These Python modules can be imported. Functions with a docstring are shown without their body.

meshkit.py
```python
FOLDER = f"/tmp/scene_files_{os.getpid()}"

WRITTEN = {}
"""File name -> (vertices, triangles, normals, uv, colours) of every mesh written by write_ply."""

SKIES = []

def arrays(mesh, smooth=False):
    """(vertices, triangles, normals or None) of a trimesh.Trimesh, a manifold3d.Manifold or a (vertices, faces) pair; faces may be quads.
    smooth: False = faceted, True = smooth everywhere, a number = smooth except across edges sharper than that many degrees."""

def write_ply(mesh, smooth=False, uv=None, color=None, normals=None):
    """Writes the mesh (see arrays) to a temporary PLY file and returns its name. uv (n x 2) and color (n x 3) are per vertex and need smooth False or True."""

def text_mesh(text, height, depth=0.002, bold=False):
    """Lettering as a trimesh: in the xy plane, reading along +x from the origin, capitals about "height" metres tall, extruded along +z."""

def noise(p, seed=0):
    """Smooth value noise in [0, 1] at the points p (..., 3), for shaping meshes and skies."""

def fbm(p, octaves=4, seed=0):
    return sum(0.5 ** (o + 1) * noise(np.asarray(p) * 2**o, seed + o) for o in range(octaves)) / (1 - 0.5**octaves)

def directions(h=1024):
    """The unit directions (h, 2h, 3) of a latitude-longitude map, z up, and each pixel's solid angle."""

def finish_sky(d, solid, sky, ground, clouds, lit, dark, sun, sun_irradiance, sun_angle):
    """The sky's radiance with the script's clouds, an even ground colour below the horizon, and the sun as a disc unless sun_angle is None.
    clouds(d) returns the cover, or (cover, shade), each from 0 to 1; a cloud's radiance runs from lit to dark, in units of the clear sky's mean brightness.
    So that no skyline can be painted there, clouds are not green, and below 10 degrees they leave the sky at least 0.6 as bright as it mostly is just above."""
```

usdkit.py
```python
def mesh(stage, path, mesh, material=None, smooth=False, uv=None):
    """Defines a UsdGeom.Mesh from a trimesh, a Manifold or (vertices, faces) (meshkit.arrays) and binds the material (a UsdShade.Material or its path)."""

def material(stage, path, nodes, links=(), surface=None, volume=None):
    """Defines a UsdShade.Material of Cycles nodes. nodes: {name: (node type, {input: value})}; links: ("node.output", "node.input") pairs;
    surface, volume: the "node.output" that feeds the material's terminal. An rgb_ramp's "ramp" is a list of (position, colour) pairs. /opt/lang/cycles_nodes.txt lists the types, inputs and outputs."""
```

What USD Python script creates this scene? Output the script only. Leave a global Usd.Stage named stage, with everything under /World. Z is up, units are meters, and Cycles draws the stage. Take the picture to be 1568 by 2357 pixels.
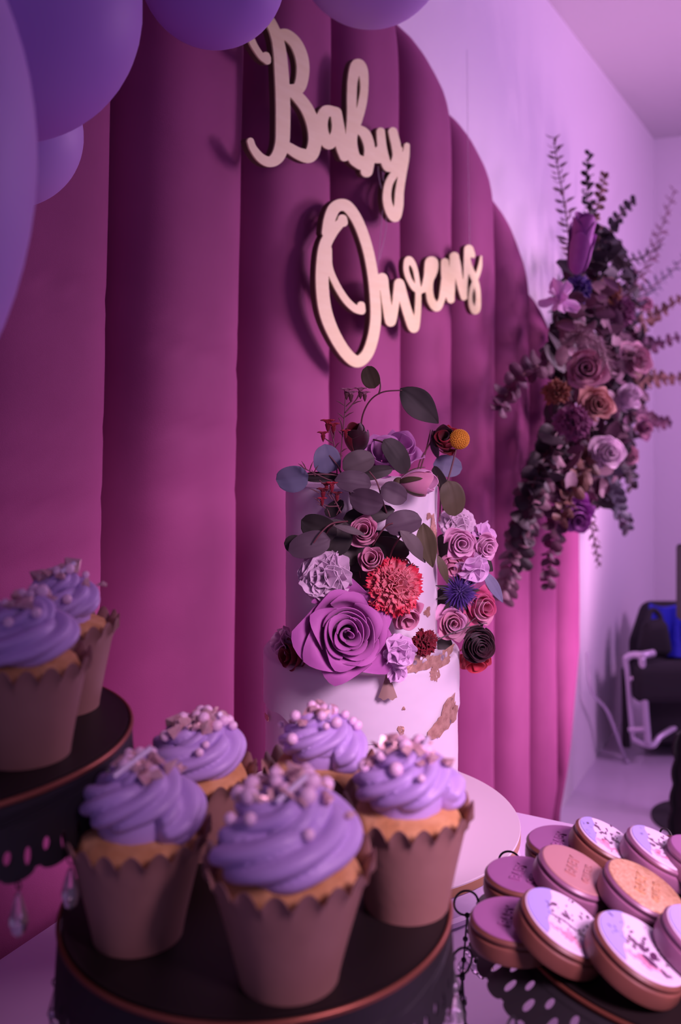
import math, random, sys
import numpy as np, trimesh, manifold3d as m3, shapely
from shapely.geometry import Polygon, Point, MultiPoint
from shapely.ops import unary_union
import usdkit, meshkit
from pxr import Usd, UsdGeom, UsdLux, UsdShade, Gf, Sdf, Vt
rng = np.random.default_rng(7)
random.seed(7)
stage = Usd.Stage.CreateInMemory()
UsdGeom.SetStageUpAxis(stage, 'Z'); UsdGeom.SetStageMetersPerUnit(stage, 1.0)
UsdGeom.Xform.Define(stage, '/World')
PI = math.pi
# ------------------------------------------------ camera (level, lens shifted down), light, exposure
CAMZ, FPX, CX, CY = 1.35, 2200.0, 784.0, 900.0
cam = UsdGeom.Camera.Define(stage, '/World/camera')
cam.AddTranslateOp().Set((0, 0, CAMZ)); cam.AddRotateXOp().Set(90.0)
cam.CreateHorizontalApertureAttr(36.0)
cam.CreateFocalLengthAttr(36.0 * FPX / 1568)
cam.CreateVerticalApertureOffsetAttr(-(1178.5 - CY) * 36.0 / 1568)
cam.CreateFStopAttr(9.0); cam.CreateFocusDistanceAttr(0.87)
cam.CreateClippingRangeAttr((0.05, 200.0))
cam.CreateExposureAttr(0.08)

dome = UsdLux.DomeLight.Define(stage, '/World/ambient_dome')  # even violet light standing for the unseen room around, no sky indoors
dome.CreateColorAttr((0.66, 0.44, 1.0)); dome.CreateIntensityAttr(0.085)

def rect_light(name, pos, aim, size, color, intensity):
    l = UsdLux.RectLight.Define(stage, '/World/' + name)
    z = np.array(pos, float) - np.array(aim, float); z /= np.linalg.norm(z)
    x = np.cross([0, 0, 1.0], z); x /= np.linalg.norm(x); y = np.cross(z, x)
    l.AddTransformOp().Set(Gf.Matrix4d(*x, 0, *y, 0, *z, 0, *map(float, pos), 1))
    l.CreateWidthAttr(size[0]); l.CreateHeightAttr(size[1])
    l.CreateColorAttr(color); l.CreateIntensityAttr(intensity)
    return l
def spot(name, pos, aim, radius, color, intensity, cone, soft):
    l = UsdLux.SphereLight.Define(stage, '/World/' + name)
    z = np.array(pos, float) - np.array(aim, float); z /= np.linalg.norm(z)
    x = np.cross([0, 0, 1.0], z); x /= np.linalg.norm(x); y = np.cross(z, x)
    l.AddTransformOp().Set(Gf.Matrix4d(*x, 0, *y, 0, *z, 0, *map(float, pos), 1))
    l.CreateRadiusAttr(radius); l.CreateColorAttr(color); l.CreateIntensityAttr(intensity)
    sh = UsdLux.ShapingAPI.Apply(l.GetPrim()); sh.CreateShapingConeAngleAttr(cone); sh.CreateShapingConeSoftnessAttr(soft)
    return l
# unseen lamps: pink spots front right, right and low, pink and violet wall washes
spot('unseen_front_spot', (0.52, 0.02, 1.62), (0.22, 0.77, 0.99), 0.15, (1.0, 0.56, 0.90), 82, 28, 1.0)  # out of view, placed to light the cake and cupcakes from front right
spot('unseen_side_spot', (1.60, 1.60, 1.95), (0.40, 1.62, 0.95), 0.24, (1.0, 0.55, 0.84), 52, 34, 1.0)  # out of view, placed to light the sign and backdrop from the right
spot('unseen_far_spot', (1.89, 2.25, 1.85), (0.60, 2.15, 1.10), 0.30, (1.0, 0.60, 0.90), 27, 46, 1.0)  # out of view, placed to light the hanging flowers and far channels
spot('unseen_low_spot', (1.5, 2.6, 0.25), (0.75, 2.75, 1.0), 0.10, (1.0, 0.46, 0.84), 240, 55, 1.0)  # unseen, placed low to brighten the far right channels and wall
rect_light('unseen_wall_wash', (2.5, 2.4, 1.7), (1.0, 3.5, 1.45), (0.5, 0.5), (0.90, 0.40, 1.0), 24)  # unseen source, placed to light the far wall
rect_light('unseen_violet_wash', (1.5, 1.9, 2.40), (0.8, 2.7, 2.1), (0.4, 0.4), (0.5, 0.3, 1.0), 6)  # unseen source, placed to tint the upper wall violet

# ------------------------------------------------ helpers
def at(px, py, Y): return np.array([(px - CX) / FPX * Y, Y, CAMZ - (py - CY) / FPX * Y])
DV, NV = np.array([0.4683, 0.8836, 0.0]), np.array([0.8836, -0.4683, 0.0])   # along the backdrop; out of it
def y_on(px, D): return D / (0.4683 - (px - CX) / FPX * 0.8836)
def on(px, py, D): return at(px, py, y_on(px, D))           # the pixel's point on the plane D metres behind the camera's side
def t_of(px, D): return float(on(px, CY, D) @ DV)
def tz(t, D, z): return DV * t - NV * D + np.array([0, 0, z])
def unit(v): v = np.asarray(v, float); return v / np.linalg.norm(v)

_names = {}
def numbered(parent, name):
    k = (parent, name); n = _names.get(k, 0); _names[k] = n + 1
    return name if n == 0 else f'{name}_{n:03d}'
def tag(p, label=None, cat=None, group=None, kind=None):
    for k, v in (('label', label), ('category', cat), ('group', group), ('kind', kind)):
        if v: p.SetCustomDataByKey(k, v)
    return p
def thing(name, label, cat, loc=(0, 0, 0), group=None, rot=None):
    x = UsdGeom.Xform.Define(stage, '/World/' + numbered('/World', name))
    R = np.eye(3) if rot is None else np.asarray(rot, float)      # columns: local axes in the world
    x.AddTransformOp().Set(Gf.Matrix4d(*R[:, 0], 0, *R[:, 1], 0, *R[:, 2], 0, *map(float, loc), 1))
    return tag(x.GetPrim(), label, cat, group)
def obj(name, mesh, mat, parent=None, smooth=35, label=None, cat=None, group=None, kind=None):
    base = '/World' if parent is None else str(parent.GetPath())
    path = base + '/' + numbered(base, name)
    p = usdkit.mesh(stage, path, mesh, mat, smooth).GetPrim()
    return tag(p, label, cat, group, kind)
def struct(name, mesh, mat, smooth=False): return obj(name, mesh, mat, None, smooth, kind='structure')

def frame_z(z, up=(0, 0, 1)):
    z = unit(z); x = np.cross(up, z)
    x = unit(x) if np.linalg.norm(x) > 1e-6 else np.array([1.0, 0, 0])
    return np.stack([x, np.cross(z, x), z], 1)
def box(size, c=(0, 0, 0), r=0.0):
    if r <= 0:
        m = trimesh.creation.box(size)
    else:
        s = np.array(size) / 2 - r
        pts = [m3.Manifold.sphere(r, 12).translate([a * s[0], b * s[1], d * s[2]]) for a in (-1, 1) for b in (-1, 1) for d in (-1, 1)]
        mm = m3.Manifold.batch_hull(pts).to_mesh(); m = trimesh.Trimesh(mm.vert_properties[:, :3], mm.tri_verts)
    m.apply_translation(c); return m
def lathe(profile, n=64):
    p = np.array(profile, float); a = np.arange(n) * 2 * PI / n
    v = np.stack([p[:, None, 0] * np.cos(a), p[:, None, 0] * np.sin(a), np.repeat(p[:, 1:2], n, 1)], -1).reshape(-1, 3)
    i, j = np.meshgrid(np.arange(len(p) - 1), np.arange(n), indexing='ij')
    q = np.stack([i * n + j, i * n + (j + 1) % n, (i + 1) * n + (j + 1) % n, (i + 1) * n + j], -1).reshape(-1, 4)
    f = np.vstack([q[:, [0, 1, 2]], q[:, [0, 2, 3]]])
    m = trimesh.Trimesh(v, f, process=False); m.merge_vertices(); m.update_faces(m.nondegenerate_faces()); return m
def spl(pts, n=40):
    p = np.array(pts, float)
    if len(p) == 2: return p[0] + (p[1] - p[0]) * np.linspace(0, 1, n)[:, None]
    e = np.vstack([2 * p[0] - p[1], p, 2 * p[-1] - p[-2]]); out = []
    for x in np.linspace(0, len(p) - 1, n):
        i = min(int(x), len(p) - 2); t = x - i; a, b, c, d = e[i:i + 4]
        out.append(0.5 * (2 * b + (c - a) * t + (2 * a - 5 * b + 4 * c - d) * t * t + (3 * b - a - 3 * c + d) * t ** 3))
    return np.array(out)
def tube(pts, r, sides=8, n=None):
    p = np.array(pts, float) if n is None else spl(pts, n)
    r = np.broadcast_to(np.asarray(r, float), (len(p),)) if np.ndim(r) == 0 or len(r) == len(p) else np.interp(np.linspace(0, 1, len(p)), np.linspace(0, 1, len(r)), r)
    t = np.gradient(p, axis=0); t /= np.linalg.norm(t, axis=1, keepdims=True) + 1e-12
    a = np.cross(t[0], [0, 0, 1.0]); a = unit(a) if np.linalg.norm(a) > 1e-3 else np.array([1.0, 0, 0])
    A = []
    for k in range(len(p)):
        a = unit(a - t[k] * (a @ t[k])); A.append(a)
    A = np.array(A); B = np.cross(t, A); g = np.arange(sides) * 2 * PI / sides
    v = p[:, None] + r[:, None, None] * (np.cos(g)[None, :, None] * A[:, None] + np.sin(g)[None, :, None] * B[:, None])
    v = np.vstack([v.reshape(-1, 3), p[:1], p[-1:]])
    i, j = np.meshgrid(np.arange(len(p) - 1), np.arange(sides), indexing='ij')
    q = np.stack([i * sides + j, i * sides + (j + 1) % sides, (i + 1) * sides + (j + 1) % sides, (i + 1) * sides + j], -1).reshape(-1, 4)
    k = len(p) * sides; j = np.arange(sides); e = (len(p) - 1) * sides
    f = np.vstack([q[:, [0, 1, 2]], q[:, [0, 2, 3]], np.stack([(j + 1) % sides, j, np.full(sides, k)], 1), np.stack([e + j, e + (j + 1) % sides, np.full(sides, k + 1)], 1)])
    return trimesh.Trimesh(v, f, process=False)
def solid_grid(P, th):
    """A sheet P (m, n, 3) given the thickness th, closed at its rim."""
    m, n = P.shape[:2]
    du, dv = np.gradient(P, axis=0), np.gradient(P, axis=1)
    N = np.cross(du, dv); N /= np.linalg.norm(N, axis=2, keepdims=True) + 1e-12
    v = np.vstack([(P + N * th / 2).reshape(-1, 3), (P - N * th / 2).reshape(-1, 3)]); o = m * n
    i, j = np.meshgrid(np.arange(m - 1), np.arange(n - 1), indexing='ij')
    q = np.stack([i * n + j, (i + 1) * n + j, (i + 1) * n + j + 1, i * n + j + 1], -1).reshape(-1, 4)
    ring = np.concatenate([np.arange(n), np.arange(1, m) * n + n - 1, (m - 1) * n + np.arange(n - 2, -1, -1), np.arange(m - 2, 0, -1) * n])
    r2 = np.roll(ring, -1)
    f = np.vstack([q[:, [0, 1, 2]], q[:, [0, 2, 3]], q[:, [0, 2, 1]] + o, q[:, [0, 3, 2]] + o,
                   np.stack([ring, r2, r2 + o], 1), np.stack([ring, r2 + o, ring + o], 1)])
    return trimesh.Trimesh(v, f, process=False)
def cat(ms): return trimesh.util.concatenate(ms)
def sphere(r, c=(0, 0, 0), sub=2, s=(1, 1, 1)):
    m = trimesh.creation.icosphere(sub, r); m.apply_scale(s); m.apply_translation(c); return m
def man(m): return m3.Manifold(m3.Mesh(np.asarray(m.vertices, np.float32), np.asarray(m.faces, np.uint32)))

# ------------------------------------------------ materials
LK = '/World/Looks'
UsdGeom.Scope.Define(stage, LK)
def pm(name, color, rough=0.5, var=None, bump=None, translucent=0.0, **kw):
    """Principled; var=(second colour, noise scale); bump=(scale, strength, distance); translucent: share of translucency (petals, leaves)."""
    n = {'p': ('principled_bsdf', {'base_color': color, 'roughness': rough, **kw})}; L = []; out = 'p.BSDF'
    if var or bump: n['tc'] = ('texture_coordinate', {})
    if var:
        n['n'] = ('noise_texture', {'scale': var[1], 'detail': 4.0}); n['r'] = ('map_range', {'from_min': 0.35, 'from_max': 0.65, 'clamp': True})
        n['m'] = ('mix_color', {'a': color, 'b': var[0]})
        L += [('tc.object', 'n.vector'), ('n.fac', 'r.value'), ('r.result', 'm.fac'), ('m.result', 'p.base_color')]
    if bump:
        n['bn'] = ('noise_texture', {'scale': bump[0], 'detail': 3.0}); n['b'] = ('bump', {'strength': bump[1], 'distance': bump[2]})
        L += [('tc.object', 'bn.vector'), ('bn.fac', 'b.height'), ('b.normal', 'p.normal')]
    if translucent:
        n['t'] = ('translucent_bsdf', {'color': color}); n['x'] = ('mix_closure', {'fac': translucent})
        L += [('p.BSDF', 'x.closure1'), ('t.BSDF', 'x.closure2')]; out = 'x.closure'
    return usdkit.material(stage, f'{LK}/{name}', n, L, surface=out)
M = {}
M['wall'] = pm('wall_paint', (0.80, 0.77, 0.80), 0.85, bump=(60, 0.15, 0.002))
M['ceiling'] = pm('ceiling_paint', (0.62, 0.60, 0.62), 0.9)
M['floor'] = pm('pale_floor', (0.62, 0.56, 0.66), 0.22, var=((0.56, 0.50, 0.60), 3))
M['velvet'] = pm('rose_velvet', (0.28, 0.056, 0.172), 0.75, var=((0.31, 0.066, 0.192), 9), bump=(900, 0.25, 0.0006), sheen_weight=0.25, sheen_roughness=0.4, sheen_tint=(1.0, 0.35, 0.75), specular_ior_level=0.2)
M['backing'] = pm('panel_backing', (0.22, 0.03, 0.11), 0.8)
M['cable'] = pm('thread', (0.8, 0.75, 0.8), 0.3)
M['black'] = pm('black_fabric', (0.018, 0.018, 0.02), 0.8)
M['blue'] = pm('blue_cloth', (0.03, 0.045, 0.62), 0.7, bump=(30, 0.4, 0.01))
M['steel'] = pm('pale_metal', (0.72, 0.66, 0.78), 0.35, metallic=0.4)
M['balloon'] = pm('lilac_latex', (0.52, 0.29, 0.84), 0.5, specular_ior_level=0.45, translucent=0.12)
M['balloon2'] = pm('pale_lilac_latex', (0.64, 0.42, 0.90), 0.5, specular_ior_level=0.45, translucent=0.12)
M['cloth'] = pm('table_cloth', (0.58, 0.44, 0.64), 0.45, bump=(25, 0.15, 0.004))
M['table'] = pm('white_table', (0.72, 0.62, 0.78), 0.35)
M['icing'] = pm('white_buttercream', (0.72, 0.68, 0.73), 0.45, var=((0.68, 0.64, 0.70), 14), bump=(22, 0.25, 0.002), subsurface_weight=0.15, subsurface_scale=0.004, subsurface_radius=(1, 0.6, 0.6))
M['icing2'] = pm('pale_pink_buttercream', (0.74, 0.63, 0.71), 0.45, var=((0.76, 0.67, 0.74), 10), bump=(26, 0.25, 0.002), subsurface_weight=0.15, subsurface_scale=0.004, subsurface_radius=(1, 0.6, 0.6))
M['gold'] = pm('gold_leaf', (0.70, 0.46, 0.33), 0.4, var=((0.50, 0.30, 0.21), 160), bump=(300, 0.6, 0.001), metallic=0.55)
M['goldedge'] = pm('gold_board_edge', (0.46, 0.25, 0.13), 0.45, metallic=0.4)
M['board'] = pm('white_board', (0.58, 0.50, 0.55), 0.4)
M['acrylic'] = pm('frosted_disc', (0.66, 0.52, 0.72), 0.25)
# ------------------------------------------------ the room
DW = 0.815                                             # the back wall's plane
Tc = float(np.array([1.435, 0, 0]) @ DV) + 0.0
Yc = y_on(1506, DW); Tc = float(at(1506, CY, Yc) @ DV)  # the corner
CEIL = CAMZ + (CY - 320) / FPX * Yc
def slab(p0, p1, z0, z1, th, out):
    """A vertical wall slab from p0 to p1, its visible face on the line p0-p1, th thick towards -out."""
    p0, p1, out = np.array(p0[:2]), np.array(p1[:2]), unit(out)[:2]
    b = np.array([p0, p1, p1 - out * th, p0 - out * th]); poly = Polygon(b)
    m = trimesh.creation.extrude_polygon(poly, z1 - z0); m.apply_translation([0, 0, z0]); return m
corner = tz(Tc, DW, 0)
struct('wall_back', slab(tz(-2.6, DW, 0), corner + DV * 0.1, 0, CEIL, 0.1, NV), M['wall'])
struct('wall_right', slab(corner, corner + NV * 4.4, 0, CEIL, 0.1, -DV), M['wall'])
fl = Polygon([tuple((corner + DV * 0.1 - NV * 0.1)[:2]), tuple((corner + DV * 0.1 + NV * 4.4)[:2]), tuple((tz(-2.6, DW, 0) + NV * 5.1)[:2]), tuple((tz(-2.6, DW, 0) - NV * 0.1)[:2])])
m = trimesh.creation.extrude_polygon(fl, 0.1); m.apply_translation([0, 0, -0.1]); struct('floor', m, M['floor'])
m = trimesh.creation.extrude_polygon(fl, 0.1); m.apply_translation([0, 0, CEIL]); struct('ceiling', m, M['ceiling'])
m = slab(corner - NV * 0.0, corner + NV * 4.3, 0, 0.09, 0.015, -DV); m.apply_translation(-DV * 0.015); struct('baseboard_right', m, M['wall'])

# ------------------------------------------------ arched channel-tufted backdrop
DC, DB = 0.70, 0.780
seam_px = [303, 598, 801, 957, 1069, 1164, 1241, 1300]
seams = [t_of(p, DC) for p in seam_px]
lean = [0.03, 0.024, 0.008, 0.0, 0.0, 0.0, 0.0, 0.0]
for k in range(3): seams.insert(0, seams[0] - 0.27); lean.insert(0, 0.03)
t_end = t_of(1350, DC); seams.append(t_end); lean.append(0.0)
prof = [(975, 25), (1065, 195), (1160, 385), (1240, 620)]
pt = [t_of(p, DC) for p, _ in prof]; pz = [on(p, q, DC)[2] for p, q in prof]
tt = np.linspace(pt[0] - 2.2, pt[0] - 0.03, 40); tm = 1.30
zz = pz[0] + (np.sqrt(1.75 ** 2 - (pt[0] - tm) ** 2) * -1 + np.sqrt(np.maximum(1.75 ** 2 - (tt - tm) ** 2, 0.05)))
PT = np.concatenate([tt, pt, [t_end - 0.12, t_end - 0.03, t_end]]); PZ = np.concatenate([zz, pz, [1.42, 1.15, 0.98]])
def top_z(t): return np.interp(t, PT, PZ)
ez = [(1350, 1480), (1324, 1700), (1296, 1865)]
def edge_t(z):       # the last channel draws in towards the floor
    zs = [0.0] + [on(p, q, DC)[2] for p, q in ez][::-1]; ts = [t_of(1284, DC)] + [t_of(p, DC) for p, _ in ez][::-1]
    return np.interp(z, zs, ts)
panel = thing('channel_backdrop', 'arched rose velvet backdrop panel of padded vertical channels behind the cake', 'backdrop', tz(1.2, DB, 0))
base = tz(1.2, DB, 0)
creases = [(0.5, 1.29, -0.05, 0.010), (0.75, 1.235, 0.02, 0.008), (0.95, 1.30, -0.06, 0.009), (1.2, 1.255, -0.03, 0.007), (0.7, 1.46, -0.10, 0.008), (1.0, 1.39, -0.12, 0.007), (1.1, 1.22, -0.02, 0.010), (0.6, 1.18, 0.0, 0.009)]
for k in range(len(seams) - 1):
    nu, nv = 30, 130
    u = np.linspace(0, 1, nu); w = np.linspace(0, 1, nv)
    U, W = np.meshgrid(u, w)
    t0, t1 = seams[k], seams[k + 1]
    T = t0 + (t1 - t0) * U
    a, b, c = top_z(t0), top_z(t1), 0
    ZT = top_z(T) + 0.006 * np.sin(PI * U)
    Z = 0.02 + (ZT - 0.02) * W
    lo = lean[k] * (Z - 1.0) * (1 - U) + lean[k + 1] * (Z - 1.0) * U
    T = T + lo
    if k >= len(seams) - 3:
        E = edge_t(Z); lim0 = np.minimum(t0, E - 0.05); lim1 = np.minimum(t1, E if k == len(seams) - 2 else E - 0.05)
        if k == len(seams) - 2: T = lim0 + (lim1 - lim0) * U
        else: T = t0 + (lim1 - t0) * U
    puff = (1 - np.abs(2 * U - 1) ** 3.4) ** 0.6
    d = 1 - W; puff = puff * np.clip(1 - np.exp(-d * ZT / 0.035), 0, 1)
    off = (DB - DC) * puff
    off += 0.006 * (meshkit.fbm(np.stack([T * 2.0, Z * 5.0, 0 * Z + k], -1), 3, 5) - 0.5) * puff
    for (ct, cz, sl, wd) in creases:
        wd = wd * 1.3; g = np.exp(-((Z - cz - sl * (T - ct)) / wd) ** 2) * np.exp(-((T - ct) / 0.30) ** 2)
        off -= 0.0060 * g * puff * np.sin(PI * U) ** 0.7
    P = T[..., None] * DV - NV * (DB - off)[..., None]; P[..., 2] = Z
    v = (P - base).reshape(-1, 3)
    i, j = np.meshgrid(np.arange(nv - 1), np.arange(nu - 1), indexing='ij')
    q = np.stack([i * nu + j, i * nu + j + 1, (i + 1) * nu + j + 1, (i + 1) * nu + j], -1).reshape(-1, 4)
    # a flat back closes the channel
    Pb = P + 0.0; Pb = T[..., None] * DV - NV * (DB + 0.004); Pb = np.broadcast_to(Pb, P.shape).copy(); Pb[..., 2] = Z
    vb = (Pb - base).reshape(-1, 3); o = len(v)
    ring = np.concatenate([np.arange(nu), np.arange(1, nv) * nu + nu - 1, (nv - 1) * nu + np.arange(nu - 2, -1, -1), np.arange(nv - 2, 0, -1) * nu]); r2 = np.roll(ring, -1)
    f = np.vstack([q[:, [0, 1, 2]], q[:, [0, 2, 3]], q[:, [0, 2, 1]] + o, q[:, [0, 3, 2]] + o, np.stack([r2, ring, ring + o], 1), np.stack([r2, ring + o, r2 + o], 1)])
    obj('channel', trimesh.Trimesh(np.vstack([v, vb]), f, process=False), M['velvet'], panel, 60)
zb = np.linspace(0.0, 1, 60)
bt = np.linspace(seams[0], t_end - 0.01, 70)
poly = Polygon([(seams[0] + 0.01, 0)] + [(x + 0.005, top_z(x) - 0.012) for x in bt[:-2]] + [(edge_t(z) - 0.012, z) for z in np.linspace(1.1, 0.0, 20)]).buffer(0)
m = trimesh.creation.extrude_polygon(poly, 0.022)
v = np.array(m.vertices); m.vertices = v[:, :1] * DV - NV * (DB + 0.004 + v[:, 2:3]) + v[:, 1:2] * np.array([0, 0, 1.0]) - base
m.fix_normals(); obj('backing_board', m, M['backing'], panel, False, label='thin board behind the padded channels')

# ------------------------------------------------ laser-cut script signs
def wood_mat():
    n = {'tc': ('texture_coordinate', {}), 'mp': ('mapping', {'scale': (1.0, 1.0, 9.0)}), 'n': ('noise_texture', {'scale': 14.0, 'detail': 4.0}),
         'r': ('rgb_ramp', {'ramp': [(0.3, (0.80, 0.78, 0.35)), (0.7, (0.84, 0.84, 0.41))]}), 'p': ('principled_bsdf', {'roughness': 0.55})}
    return usdkit.material(stage, LK + '/sign_wood', n, [('tc.object', 'mp.vector'), ('mp.vector', 'n.vector'), ('n.fac', 'r.fac'), ('r.color', 'p.base_color')], surface='p.BSDF')
M['wood'] = wood_mat(); M['woodedge'] = pm('sign_cut_edge', (0.10, 0.055, 0.03), 0.7)
def cp(x, y): return (540 + x / 2.6133, y / 2.6133)
def stroke(pts):
    """Variable-width stroke; pts: crop x, y, half-width."""
    p = spl(np.array(pts, float), 14 * (len(pts) - 1) + 1); out = []
    c = [Point(*cp(x, y)).buffer(r / 2.6133, 12) for x, y, r in p]
    return unary_union([unary_union([c[i], c[i + 1]]).convex_hull for i in range(len(c) - 1)])
B_ = [[(200, 368, 20), (160, 335, 19), (110, 255, 20), (85, 170, 24), (105, 90, 26), (160, 60, 28), (210, 120, 30), (248, 200, 33), (272, 300, 38), (285, 450, 42), (292, 600, 43), (293, 740, 43), (288, 860, 42), (262, 940, 40), (215, 973, 32), (160, 950, 27), (115, 895, 22), (97, 848, 20)],
      [(188, 338, 26), (194, 352, 26)],
      [(262, 215, 34), (310, 208, 34), (368, 258, 36), (405, 345, 38), (412, 440, 38), (388, 530, 36), (330, 540, 32)],
      [(330, 540, 28), (385, 585, 35), (440, 660, 37), (476, 760, 38), (484, 860, 40), (455, 935, 42), (390, 925, 36), (322, 885, 30)]]
a_ = [[(612, 672, 28), (548, 672, 36), (528, 740, 33), (540, 820, 33), (573, 862, 36), (605, 800, 24), (612, 700, 24)], [(612, 680, 34), (628, 780, 36), (645, 880, 34), (662, 942, 28)], [(500, 860, 22), (530, 840, 26)], [(495, 720, 18), (525, 690, 26)]]
b_ = [[(690, 880, 26), (704, 720, 27), (706, 600, 28), (712, 480, 30), (738, 392, 36), (772, 420, 30), (782, 520, 24), (770, 620, 26), (742, 720, 28), (712, 800, 30), (706, 880, 34), (722, 950, 38), (760, 985, 36)],
      [(735, 770, 24), (785, 805, 32), (812, 880, 32), (812, 950, 34), (796, 1030, 36)], [(690, 930, 26), (660, 930, 22)], [(730, 960, 34), (800, 990, 40)], [(830, 960, 26), (868, 900, 22)]]
y_ = [[(880, 792, 25), (888, 880, 27), (905, 960, 28), (928, 1008, 26), (965, 980, 26), (985, 900, 26)], [(953, 792, 27), (972, 870, 28), (985, 950, 30), (990, 1000, 30)],
      [(1038, 876, 17), (1030, 950, 22), (1012, 1040, 24), (994, 1150, 26), (988, 1240, 28), (968, 1305, 30), (935, 1265, 28), (918, 1190, 25), (928, 1110, 24), (960, 1050, 24), (1000, 1005, 24), (1028, 920, 18)], [(860, 960, 22), (895, 955, 24)]]
O_ = [[(548, 1400, 22), (572, 1320, 34), (600, 1255, 36), (645, 1232, 36), (690, 1252, 34), (745, 1335, 32), (795, 1470, 31), (828, 1620, 31), (846, 1780, 31), (850, 1920, 32), (832, 2040, 33), (795, 2135, 34), (738, 2175, 35), (672, 2125, 35), (600, 2010, 36), (550, 1880, 38), (530, 1740, 38), (530, 1600, 38), (545, 1480, 36), (585, 1400, 34), (630, 1350, 28), (650, 1330, 26)],
      [(560, 1500, 26), (572, 1610, 20), (615, 1715, 20), (672, 1805, 21), (725, 1855, 22), (765, 1868, 24)], [(762, 1838, 24), (764, 1858, 24)], [(650, 1318, 28), (656, 1338, 26)]]
def Z(*pts): return [(836.3 + 0.45 * x, 1411.2 + 0.45 * y, 0.45 * r) for x, y, r in pts]
w_ = [Z((30, 660, 40), (120, 575, 62), (150, 740, 60), (180, 940, 60), (230, 1168, 62), (288, 980, 48), (315, 760, 48), (345, 648, 60), (395, 820, 62), (455, 1030, 62), (540, 1250, 62), (588, 1080, 44), (598, 900, 40), (600, 760, 38), (585, 600, 32), (548, 430, 34), (475, 338, 50), (438, 420, 36), (452, 530, 36), (500, 640, 36), (565, 720, 44), (640, 745, 42), (700, 690, 44))]
e_ = [Z((690, 720, 50), (735, 560, 60), (760, 470, 80), (778, 380, 88), (772, 480, 85), (745, 610, 60), (748, 750, 48), (775, 885, 52), (845, 972, 56), (905, 890, 44), (930, 780, 44), (955, 620, 50))]
n_ = [Z((956, 368, 52), (962, 520, 56), (988, 700, 60), (1036, 868, 50)), Z((1036, 868, 46), (1042, 720, 48), (1046, 560, 48), (1064, 410, 46), (1082, 296, 62)), Z((1082, 296, 62), (1112, 430, 60), (1142, 570, 48), (1176, 710, 46), (1212, 835, 44))]
s_ = [Z((1212, 835, 40), (1228, 660, 30), (1240, 480, 33), (1252, 330, 42), (1276, 198, 62)), Z((1276, 198, 60), (1318, 262, 40), (1342, 296, 16)), Z((1250, 300, 40), (1270, 400, 42), (1305, 490, 44), (1350, 590, 42), (1388, 700, 36), (1402, 850, 34), (1390, 985, 42), (1352, 1020, 42), (1306, 930, 30), (1300, 810, 26), (1325, 690, 28), (1385, 560, 30), (1425, 430, 26), (1440, 292, 12))]
DS = 0.668
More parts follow.
